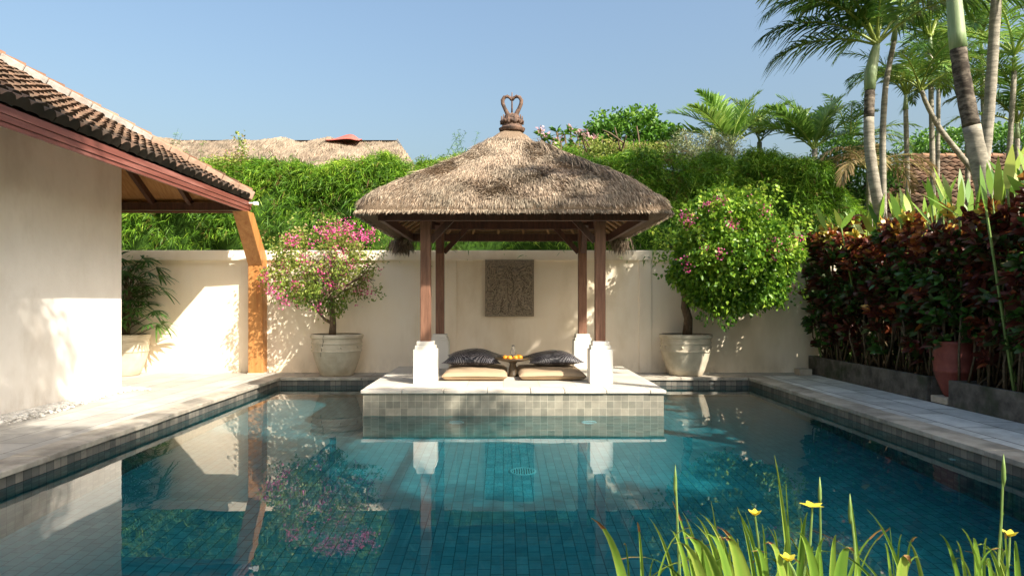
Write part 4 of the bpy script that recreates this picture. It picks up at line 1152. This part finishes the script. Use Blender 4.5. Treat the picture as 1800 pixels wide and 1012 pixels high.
# frangipani
fp = thing('frangipani', (1.4, 16, .1), 'frangipani with pale pink flowers peeping over the right slope of the thatched roof', 'tree')
mb = MB(); LV = []; FLc = []
trunkp = np.array([1.6, 16, 3.6]); mb.tube([(1.6, 16, .1), tuple(trunkp)], [.12, .07], 8)
for a, b_ in ((950, 238), (962, 245), (978, 232), (992, 236), (1003, 232), (1016, 240), (1030, 246), (985, 250), (1045, 250), (970, 258), (1010, 255), (1060, 244)):
    e_ = g0(a, b_, 16+rng.normal(0, .3)); mb.tube([trunkp, (trunkp+e_)/2+np.array([.1, 0, -.1]), e_], [.045, .03, .02], 6)
    K = 15; an = rng.random(K)*6.28
    D = np.stack([np.cos(an), np.sin(an), rng.uniform(-.1, 1.1, K)], 1)
    LV.append(leaves(np.repeat(e_[None], K, 0), D, rng.uniform(.18, .30, K), .07, .15, .2))
    if rng.random() < .6: FLc.append(e_+np.array([0, -.05, .10]))
mb.build('branches', M['bark'], fp, True)
V, F, rr = join(LV); link_mesh('foliage', V, F, M['tree'], fp, rnd=rr, uv=False)
M['petal'] = leafmat('pale_petal', [(.70, .36, .42, 1), (.80, .55, .58, 1)], .3, .6, .2, .1)
for q in FLc:
    V, F, rr = bracts([q], 16, .045, .07); link_mesh('flower', V, F, M['petal'], fp, rnd=rr, uv=False)

# ------------------------------------------------------------------ far buildings
tbld = thing('thatched_house', (-8, 25, .1), 'far house with long weathered thatched roof behind the left part of the hedge', 'house')
RX0, RX1, RZ, RY = -12.6, -3.75, 7.22, 24.0
EX0, EX1, EZ, EY0, EY1 = -15, -1.9, 4.3, 20.8, 27.2
gx, gy = np.meshgrid(np.linspace(0, 1, 90), np.linspace(0, 1, 26))
def tpt(u, v):    # front slope
    x = (EX0+(EX1-EX0)*u)*(1-v) + (RX0+(RX1-RX0)*u)*v
    bl = np.sin(v*math.pi)
    return np.stack([x, EY0+(RY-EY0)*v - .1*bl, EZ+(RZ-EZ)*v + .16*bl], -1)
P = tpt(gx, gy); P[..., 2] += (vnoise(P, 1.2, 40)-.5)*.22 + (vnoise(P, 5, 41)-.5)*.07
F = np.array([(j*90+i, j*90+i+1, (j+1)*90+i+1, (j+1)*90+i) for j in range(25) for i in range(89)])
rf_ = link_mesh('roof', P.reshape(-1, 3), F, M['thatch_under'], tbld, True)
mb = MB()
mb.add([(EX1, EY0, EZ), (EX1, EY1, EZ), (RX1, RY, RZ)], [(0, 1, 2)]); mb.add([(EX0, EY0, EZ), (EX0, EY1, EZ), (RX0, RY, RZ)], [(2, 1, 0)])
mb.quad((EX0, EY1, EZ), (RX0, RY, RZ), (RX1, RY, RZ), (EX1, EY1, EZ)); mb.quad((EX0, EY0, EZ-.02), (EX1, EY0, EZ-.02), (EX1, EY1, EZ-.02), (EX0, EY1, EZ-.02))
mb.build('roof_back', M['thatch_under'], tbld)
MB().box(EX0+1, EX1-1, EY0+1, EY1-1, .1, EZ+.3).build('wall', M['wall'], tbld)
N = 30000
u_, v_ = rng.random(N), rng.random(N)**.8
P = tpt(u_, v_); P[:, 2] += (vnoise(P, 1.2, 40)-.5)*.22 + (vnoise(P, 5, 41)-.5)*.07
D = unit(np.stack([rng.normal(0, .22, N), -np.full(N, 1.), -np.full(N, .75)], 1) + rng.normal(0, .08, (N, 3)))
rn = np.clip(vnoise(P, .8, 42)*.6+.25+rng.normal(0, .2, N), 0, 1)
k1 = ribbons(P+np.array([0, -.02, .03]), D, rng.uniform(.15, .35, N), .03, .1, (.6, 1, .3), np.cross(D, np.array([0, -.6, 1.]))+rng.normal(0, .2, (N, 3)), rn)
N = 4000; v_ = rng.random(N); u2 = rng.random(N)
P = np.stack([EX1*(1-v_)+RX1*v_, (EY0*(1-u2)+EY1*u2)*(1-v_)+RY*v_, EZ+(RZ-EZ)*v_+.05], 1)
D = np.stack([np.full(N, .7), rng.normal(0, .15, N), -np.full(N, 1.)], 1)
k2 = ribbons(P, D, rng.uniform(.15, .35, N), .03, .1, (.6, 1, .3), None, rng.random(N))
M['far_thatch'] = leafmat('old_thatch', [(.12, .09, .07, 1), (.25, .195, .15, 1), (.34, .27, .21, 1), (.42, .35, .28, 1)], .1, .85, .15, .5)
V, F, rr = join([k1, k2]); link_mesh('thatch', V, F, M['far_thatch'], rf_, rnd=rr, uv=False)
mb = MB()
gxx = np.linspace(0, 1, 14)
top_ = []
for j, yy in enumerate((-.5, -.25, 0, .25, .5)):
    for q in gxx:
        p = g0(578+58*q, 246, RY); top_.append((p[0], RY+yy, RZ+.03+(.17*math.sin(min(1, q*1.1)**2*math.pi))*(1-abs(yy)*1.4)+(-.3*abs(yy))+.01))
mb.add(top_, [(j*14+i, j*14+i+1, (j+1)*14+i+1, (j+1)*14+i) for j in range(4) for i in range(13)])
o = mb.build('tarpaulin', M['red_cloth'], None, True); so = o.modifiers.new('thick', 'SOLIDIFY'); so.thickness = .02
tag(o, 'faded red tarpaulin bulging on the ridge of the far thatched roof', 'tarpaulin')

nb = thing('tiled_house', (18, 19, .1), 'house with dark brown clay tiled roof seen between the palm trunks at right', 'house')
O_ = (9.0, 16.5, 3.5); sl = .643; cs = 1/math.sqrt(1+sl*sl)
tile_roof('roof', O_, (1, 0, 0), (0, cs, sl*cs), 20, 3.5/cs, lambda u, s: u > s*cs*.83 and s*cs < 3.5, M['clay_dark'], nb, .26, .30, .10)
mb = MB(); mb.quad((9.0, 16.5, 3.48), (29, 16.5, 3.48), (29, 20, 5.73), (11.9, 20, 5.73)); mb.quad((11.9, 20, 5.73), (29, 20, 5.73), (29, 23.5, 3.48), (9, 23.5, 3.48)); mb.add([(9, 16.5, 3.48), (11.9, 20, 5.73), (9, 23.5, 3.48)], [(0, 1, 2)])
mb.build('roof_deck', M['shaded_clay'], nb)
MB().box(10, 28, 17.3, 22.7, .1, 3.6).build('wall', M['wall'], nb)
mb = MB()
for k in range(52): mb.cur = random.random(); mb.tube([(11.9+k*.34, 20, 5.80), (11.9+k*.34+.35, 20, 5.79)], [.10, .085], 10)
mb.build('ridge_tile', M['clay'], nb)
mb = MB()
for k in range(14):
    f0_, f1_ = k/14, (k+1.05)/14; mb.cur = random.random()
    a_ = Vector((9, 16.5, 3.56)); b_ = Vector((11.9, 20, 5.80)); mb.tube([a_.lerp(b_, f0_), a_.lerp(b_, f1_)], [.10, .085], 10)
mb.build('hip_tile', M['clay'], nb)

# ------------------------------------------------------------------ right bank
def planter(y0, y1, label):
    r_ = thing('planter_box', (6.0, (y0+y1)/2, DZ), label, 'planter')
    o = bevel(MB().box(5.96, 6.02, y0, y1, DZ, DZ+.35).build('front_board', M['planter'], r_), .012)
    for x0, x1, a, b_, n_ in ((7.1, 7.16, y0, y1, 'back_board'), (6.021, 7.099, y0, y0+.06, 'end_board'), (6.021, 7.099, y1-.06, y1, 'end_board')):
        bevel(MB().box(x0, x1, a, b_, DZ, DZ+.345).build(n_, M['planter'], r_), .01)
    MB().box(6.021, 7.099, y0+.061, y1-.061, DZ, DZ+.28).build('soil', M['soil'], r_)
planter(9.62, 13.35, 'long weathered grey planter box under the croton hedge, the far one by the wall')
planter(4.2, 9.15, 'weathered grey planter box under the croton hedge, the near one right of the clay pot')
o = bevel(MB().box(5.98, 6.32, 9.2, 9.56, DZ, DZ+.10).build('stone_block', M['pale_block']), .01); tag(o, 'pale stone block under the terracotta pot', 'block')
o = bevel(MB().box(5.62, 5.86, 12.95, 13.2, DZ, DZ+.12).build('stone_block', M['pale_block']), .01); tag(o, 'small pale stone block at the end of the far planter box by the wall', 'block')
tp = thing('terracotta_pot', (6.20, 9.38, DZ+.10), 'large reddish terracotta pot standing between the two planter boxes', 'pot')
z = DZ+.10
MB().lathe([(0, z), (.12, z), (.135, z+.02), (.175, z+.12), (.225, z+.25), (.247, z+.33), (.254, z+.335), (.256, z+.375), (.25, z+.38), (.262, z+.48), (.255, z+.60), (.23, z+.68), (.255, z+.72), (.255, z+.76), (.22, z+.76), (.2, z+.68), (0, z+.67)], 6.20, 9.38, 40).build('body', M['terracotta'], tp, True)

def croton(Y, X, zt, label, n_wh=85, seed=0, rad=.62, near=1.0):
    r_ = thing('croton_bush', (X, Y, DZ+.2), label, 'shrub', 'croton bushes along the right bank')
    mb = MB(); LV = []; RN = []
    for k in range(n_wh):
        # whorl centres spread over the bush, most on the pool side and top
        a = rng.uniform(0, 6.28); hh = rng.random()**.75
        zc = .72 + (zt-.1-.72)*hh + .17*rng.normal()*(hh > .6)
        rr_ = rad*rng.uniform(.60, 1.12)*(1-.35*max(0, hh-.75)/.25)*(.75+.25*min(1, hh*3))
        c = np.array([X + rr_*math.cos(a)*.85, Y + rr_*math.sin(a), zc])
        if k % 8 == 0:
            bpt = np.array([max(6.1, X+rng.normal(0, .2)), Y+rng.normal(0, .3), DZ+.25]); mid = bpt*.45+c*.55 + rng.normal(0, .06, 3)
            mb.tube([bpt, mid, c], [.018, .014, .008], 5)
        K = rng.integers(17, 26)
        ax_ = unit(np.array([math.cos(a)*.6, math.sin(a)*.6, .8]))
        D = sph(K)*.9 + ax_
        PP = c - ax_*rng.uniform(0, .16, K)[:, None]
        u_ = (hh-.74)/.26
        sunny = np.clip(u_, 0, 1)  # top whorls turn orange-yellow: new leaves, plus a sunlit look in the colour
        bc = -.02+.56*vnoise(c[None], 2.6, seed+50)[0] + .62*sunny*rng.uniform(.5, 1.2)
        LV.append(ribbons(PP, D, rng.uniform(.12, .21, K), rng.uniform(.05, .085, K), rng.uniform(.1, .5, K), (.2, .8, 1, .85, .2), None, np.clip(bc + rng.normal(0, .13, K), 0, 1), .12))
    for k in range(7):
        bpt = np.array([max(6.1, X-.25+rng.normal(0, .13)), Y+rng.uniform(-.5, .5), DZ+.25]); q = bpt+np.array([rng.normal(.02, .10), rng.normal(0, .15), rng.uniform(.7, 1.1)])
        mb.tube([bpt, (bpt+q)/2+rng.normal(0, .03, 3), q], [.018, .016, .012], 5)
    V, F, rr = join(LV)
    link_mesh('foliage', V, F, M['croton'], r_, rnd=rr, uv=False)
    mb.build('stems', M['stem'], r_, True)
cl = ['dark red croton bush at the far end, next to the dense green bougainvillea, tipped orange', 'second croton bush from the garden wall, dark with yellow-green tips', 'third croton bush from the garden wall, maroon leaves over bare stems', 'croton bush above the gap left of the terracotta pot',
      'croton bush directly behind the terracotta pot', 'croton bush just right of the terracotta pot, reddish leaves low down', 'tall croton bush near the right edge with bright orange top', 'croton bush at the right edge of the picture', 'croton bush on the right bank just outside the picture', 'croton bush on the right bank nearest the camera']
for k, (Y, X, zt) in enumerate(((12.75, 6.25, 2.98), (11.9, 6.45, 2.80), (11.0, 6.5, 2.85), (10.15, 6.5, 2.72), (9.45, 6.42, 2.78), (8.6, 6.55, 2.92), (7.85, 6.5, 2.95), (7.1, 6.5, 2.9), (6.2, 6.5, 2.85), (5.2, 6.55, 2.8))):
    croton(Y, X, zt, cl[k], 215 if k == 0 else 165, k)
# dense green hedge behind the crotons
gh = thing('green_hedge', (8.0, 8.5, .1), 'dark green leafy hedge behind the croton bushes on the right bank', 'hedge')
LV = []
for k in range(16):
    LV.append(crown_leaves((8.1+rng.normal(0, .1), 2.8+k*.68, 1.25), (.55, .62, 1.2), 1500, .15, .075, .5, 90+k, .05, .1, 2, .5, .3))
V, F, rr = join(LV); link_mesh('foliage', V, F, M['tree'], gh, rnd=rr*.6, uv=False)
mb = MB()
for k in range(24): mb.tube([(8.1+rng.normal(0, .1), 2.6+k*.47, .1), (8.1+rng.normal(0, .15), 2.6+k*.47+rng.normal(0, .1), 1.9)], [.03, .015], 6)
mb.build('stems', M['stem'], gh)
# broad leaved plants behind
def broadleaf(X, Y, zt, n, label, spread=.3):
    r_ = thing('broadleaf_plant', (X, Y, DZ), label, 'plant', 'upright broad-leaved plants behind the croton')
    mb = MB()
    P = np.stack([rng.normal(X, spread, n), rng.normal(Y, spread*1.1, n), rng.uniform(zt-.75, zt-.42, n)], 1)
    for p in P: mb.tube([(X+(p[0]-X)*.5, Y+(p[1]-Y)*.5, DZ), tuple(p)], [.02, .014], 5)
    D = np.stack([rng.normal(-.08, .30, n), rng.normal(0, .3, n), np.ones(n)], 1)
    V, F, rr = ribbons(P, D, rng.uniform(.40, .68, n), rng.uniform(.085, .125, n), rng.uniform(.0, .16, n), (.35, .85, 1, .85, .5, .05), np.stack([np.ones(n), rng.normal(0, .5, n), 0*P[:, 0]], 1), None)
    link_mesh('leaves', V, F, M['broad'], r_, rnd=rr, uv=False); mb.build('stems', M['green_stem'], r_)
for X, Y, zt, n, lb in ((6.55, 12.9, 3.25, 13, 'light green broad-leaved plant at the left end, above the farthest croton bush'), (6.95, 12.0, 3.42, 15, 'light green broad-leaved plant in front of the grey palm trunk'), (7.0, 11.2, 3.35, 12, 'light green broad-leaved plant just right of the grey palm trunk'),
                       (6.75, 9.9, 3.38, 14, 'tall broad-leaved plant left of the thick leaning trunk'), (7.05, 9.0, 3.45, 15, 'tall yellowish broad-leaved plant at the right edge'), (6.75, 8.45, 3.32, 10, 'broad-leaved plant at the very edge of the picture')):
    broadleaf(X, Y, zt+.06, n+5, lb)

# ------------------------------------------------------------------ foreground irises
def iris(cx, cy, blades, label, stalks=()):
    """blades: (tip px x, tip px y, base px x at the frame bottom, distance, width)"""
    r_ = thing('iris_clump', (cx, cy, DZ-.03), label, 'plant', 'yellow irises at the near edge of the pool')
    VV = []; mb = MB()
    xs_ = [q[2] for q in blades]
    if len(blades) > 4: blades = list(blades) + [(rng.uniform(min(xs_)-45, max(xs_)+25), rng.uniform(915, 1000), rng.uniform(min(xs_), max(xs_)), rng.uniform(1.9, 2.5), rng.uniform(.009, .02), int(rng.random() < .3)) for _ in range(9)]
    for tx, ty, bx, Y, wd, dry in blades:
        tip = P3(tx, ty, Y); b1_ = P3(bx, 1020, Y)
        dirn = (tip-b1_)
        base = b1_ - np.array([dirn[0]*.35, 0, 0]); base[2] = DZ-.03
        base[1] = Y - .05
        m_ = 14; tt = np.linspace(0, 1, m_)[:, None]
        ctrl = b1_ + np.array([0, 0, .0])
        C = (1-tt)**2*base + 2*tt*(1-tt)*(ctrl*1.0+ (ctrl-(base+tip)/2)*.6) + tt**2*tip
        fc_ = unit(np.array([[1., rng.normal(0, .35), 0]]))
        wv_ = wd*.85*np.clip(1.15-tt**2.2*1.15, .02, 1)*np.clip(.55+tt*1.2, 0, 1)
        Vv = np.stack([C-fc_*wv_/2, C+np.array([[0, .006, 0]]), C+fc_*wv_/2], 1).reshape(-1, 3)
        i = np.arange(m_-1)*3
        Ff = np.concatenate([np.stack([i, i+1, i+4, i+3], 1), np.stack([i+1, i+2, i+5, i+4], 1)])
        rn = np.clip(np.tile([.15, -.22, .1], m_) + rng.normal(.5, .2) + np.repeat(.25*tt[:, 0]**3, 3), 0, 1)
        VV.append((Vv, Ff, rn))
        if dry:
            q = 3; Vt = Vv[-3*q:].copy(); Vt[:, 1] -= .0025
            Vt[0::3] -= fc_*.0015; Vt[2::3] += fc_*.0015
            i = np.arange(q-1)*3
            mbv = link_mesh('dry_tip', Vt, np.concatenate([np.stack([i, i+1, i+4, i+3], 1), np.stack([i+1, i+2, i+5, i+4], 1)]), M['iris_tip'], r_, rnd=rng.random(3*q), uv=False)
    V, F, rr = join(VV)
    link_mesh('leaves', V, F, M['iris'], r_, True, rnd=rr, uv=False)
    for kind, tx, ty, bx, Y in stalks:
        tip = P3(tx, ty, Y); b1_ = P3(bx, 1020, Y); base = b1_.copy(); base[2] = DZ-.03
        pts = [base, b1_, b1_*.5+tip*.5+np.array([.006*rng.normal(), 0, 0]), tip]
        s_ = MB().tube(pts, [.006, .005, .004, .003], 6)
        s_.build('flower_stalk', M['green_stem'], r_)
        if kind == 'bud':
            MB().tube([tip-UP*.075, tip-UP*.05, tip-UP*.02, tip+UP*.025], [.003, .0065, .006, .001], 8).build('bud', M['green_stem'], r_, True)
        else:
            K = 5; an = np.arange(K)*6.28/K+rng.random()
            D = np.stack([np.cos(an), np.sin(an), np.full(K, .9 if kind == 'cup' else .35)], 1)
            V, F, rr = ribbons(np.repeat(tip[None], K, 0), D, .030 if kind == 'cup' else .040, .024, .12, (.3, .9, 1, .55, .1), np.cross(D, UP), None)
            link_mesh('flower', V, F, M['yellow'], r_, rnd=rr, uv=False)
Y = 2.15
iris(.35, Y, [(1040, 910, 1105, 2.0, .042, 1), (1140, 908, 1192, 2.3, .022, 0), (1182, 880, 1225, 2.2, .026, 1), (1200, 900, 1240, 2.25, .022, 0), (1178, 930, 1215, 2.1, .03, 0)], 'iris clump at the left end of the foreground row, outer leaf brown-tipped', [('bud', 1187, 830, 1195, 2.2)])
iris(.62, Y, [(1190, 930, 1262, 2.0, .05, 0), (1222, 905, 1275, 2.1, .026, 0), (1228, 900, 1300, 2.0, .024, 0), (1270, 945, 1312, 1.9, .055, 1), (1215, 915, 1290, 2.3, .024, 0), (1250, 880, 1270, 2.4, .016, 0), (1205, 945, 1275, 1.9, .04, 1), (1296, 890, 1330, 2.3, .02, 0), (1240, 940, 1290, 1.85, .05, 0), (1185, 955, 1245, 1.95, .045, 0), (1262, 925, 1325, 2.1, .036, 1)], 'iris clump with broad pale sunlit leaves, second from the left', [])
iris(.95, Y, [(1362, 800, 1392, 2.1, .024, 0), (1382, 850, 1390, 2.15, .022, 0), (1295, 895, 1345, 2.2, .024, 0), (1360, 930, 1372, 2.0, .016, 0), (1408, 910, 1415, 2.2, .024, 0), (1420, 900, 1402, 2.0, .028, 0), (1340, 920, 1350, 2.3, .02, 0), (1385, 950, 1378, 2.0, .022, 0), (1430, 960, 1425, 2.3, .03, 0), (1310, 900, 1338, 2.35, .018, 0), (1345, 955, 1385, 1.9, .045, 1), (1400, 935, 1440, 1.95, .04, 0), (1325, 965, 1352, 2.0, .036, 0), (1450, 945, 1430, 2.1, .03, 0)], 'tallest iris clump in the foreground, with an open yellow flower', [('open', 1428, 890, 1410, 2.1), ('cup', 1327, 905, 1345, 2.3), ('bud', 1441, 850, 1440, 2.4)])
iris(1.25, Y, [(1470, 940, 1462, 2.1, .032, 0), (1500, 968, 1470, 1.85, .055, 1), (1495, 870, 1512, 2.3, .020, 0), (1440, 960, 1445, 2.0, .022, 0), (1525, 895, 1595, 2.2, .020, 0), (1600, 990, 1580, 1.8, .055, 1), (1555, 955, 1568, 2.1, .022, 0), (1515, 975, 1500, 2.2, .02, 0), (1595, 950, 1625, 2.3, .022, 0)], 'iris clump right of the middle with two short brown-tipped leaves', [('bud', 1494, 880, 1505, 2.3), ('cup', 1385, 985, 1400, 1.9)])
iris(1.75, Y, [(1652, 938, 1690, 2.2, .026, 0), (1712, 945, 1722, 2.1, .045, 0), (1682, 950, 1700, 2.3, .02, 0), (1735, 945, 1728, 2.2, .016, 0), (1765, 900, 1752, 2.1, .022, 0), (1785, 950, 1790, 2.2, .028, 0), (1762, 890, 1760, 2.3, .014, 0), (1735, 990, 1745, 2.0, .022, 0)], 'iris clump at the right end of the foreground row, one flower nodding', [('bud', 1764, 812, 1752, 2.1), ('cup', 1775, 942, 1768, 2.1)])

# ------------------------------------------------------------------ shade trees behind the camera
def shade_tree(label, foot, blobs, N, leaf=.19):
    r_ = thing('shade_tree', foot, label, 'tree'); LV = []; mb = MB()
    top = Vector(foot) + Vector((0, 0, 6.5)); mb.tube([foot, tuple(Vector(foot)*.5+top*.5), tuple(top)], [.3, .25, .2], 10)
    for k, (u_, v_, rad, H) in enumerate(blobs):
        c = (u_+.87*H, v_-.855*H, H)
        mb.tube([tuple(top), tuple((top+Vector(c))/2+Vector((0, 0, .3))), c], [.12, .08, .04], 6)
        n_ = int(N*rad*rad)
        LV.append(crown_leaves(c, (rad*1.05, rad*1.05, rad*.7), n_, leaf, leaf*.5, .1, 60+k, .12, .1, 1.3, .2, .3))
    V, F, rr = join(LV); link_mesh('crown', V, F, M['tree'], r_, rnd=rr, uv=False); mb.build('trunk', M['bark'], r_, True)
shade_tree('broad tree behind the camera whose limbs shade the near end of the pool', (5.5, -6.5, .1), [(-7.3, 9.1, 1.25, 9), (-7.1, 7.6, 1.3, 9), (-5.1, 6.0, 1.5, 9.3), (-7.2, 6.0, 1.5, 9.2), (-5.4, 4.0, 1.5, 9.0), (-2.7, 6.9, 1.6, 9), (-3.2, 4.6, 1.5, 9), (-1.45, 9.15, .6, 8), (-.35, 9.2, .3, 8), (-.9, 5.1, 1.35, 9)], 2600, .17)
shade_tree('second broad tree behind the camera, standing to the right', (11.5, -6.0, .1), [(.9, 4.7, 1.2, 9.3), (2.7, 4.9, 1.35, 9.5), (4.5, 6.4, 1.4, 9.3), (5.8, 8.5, 1.4, 9)], 2600, .17)
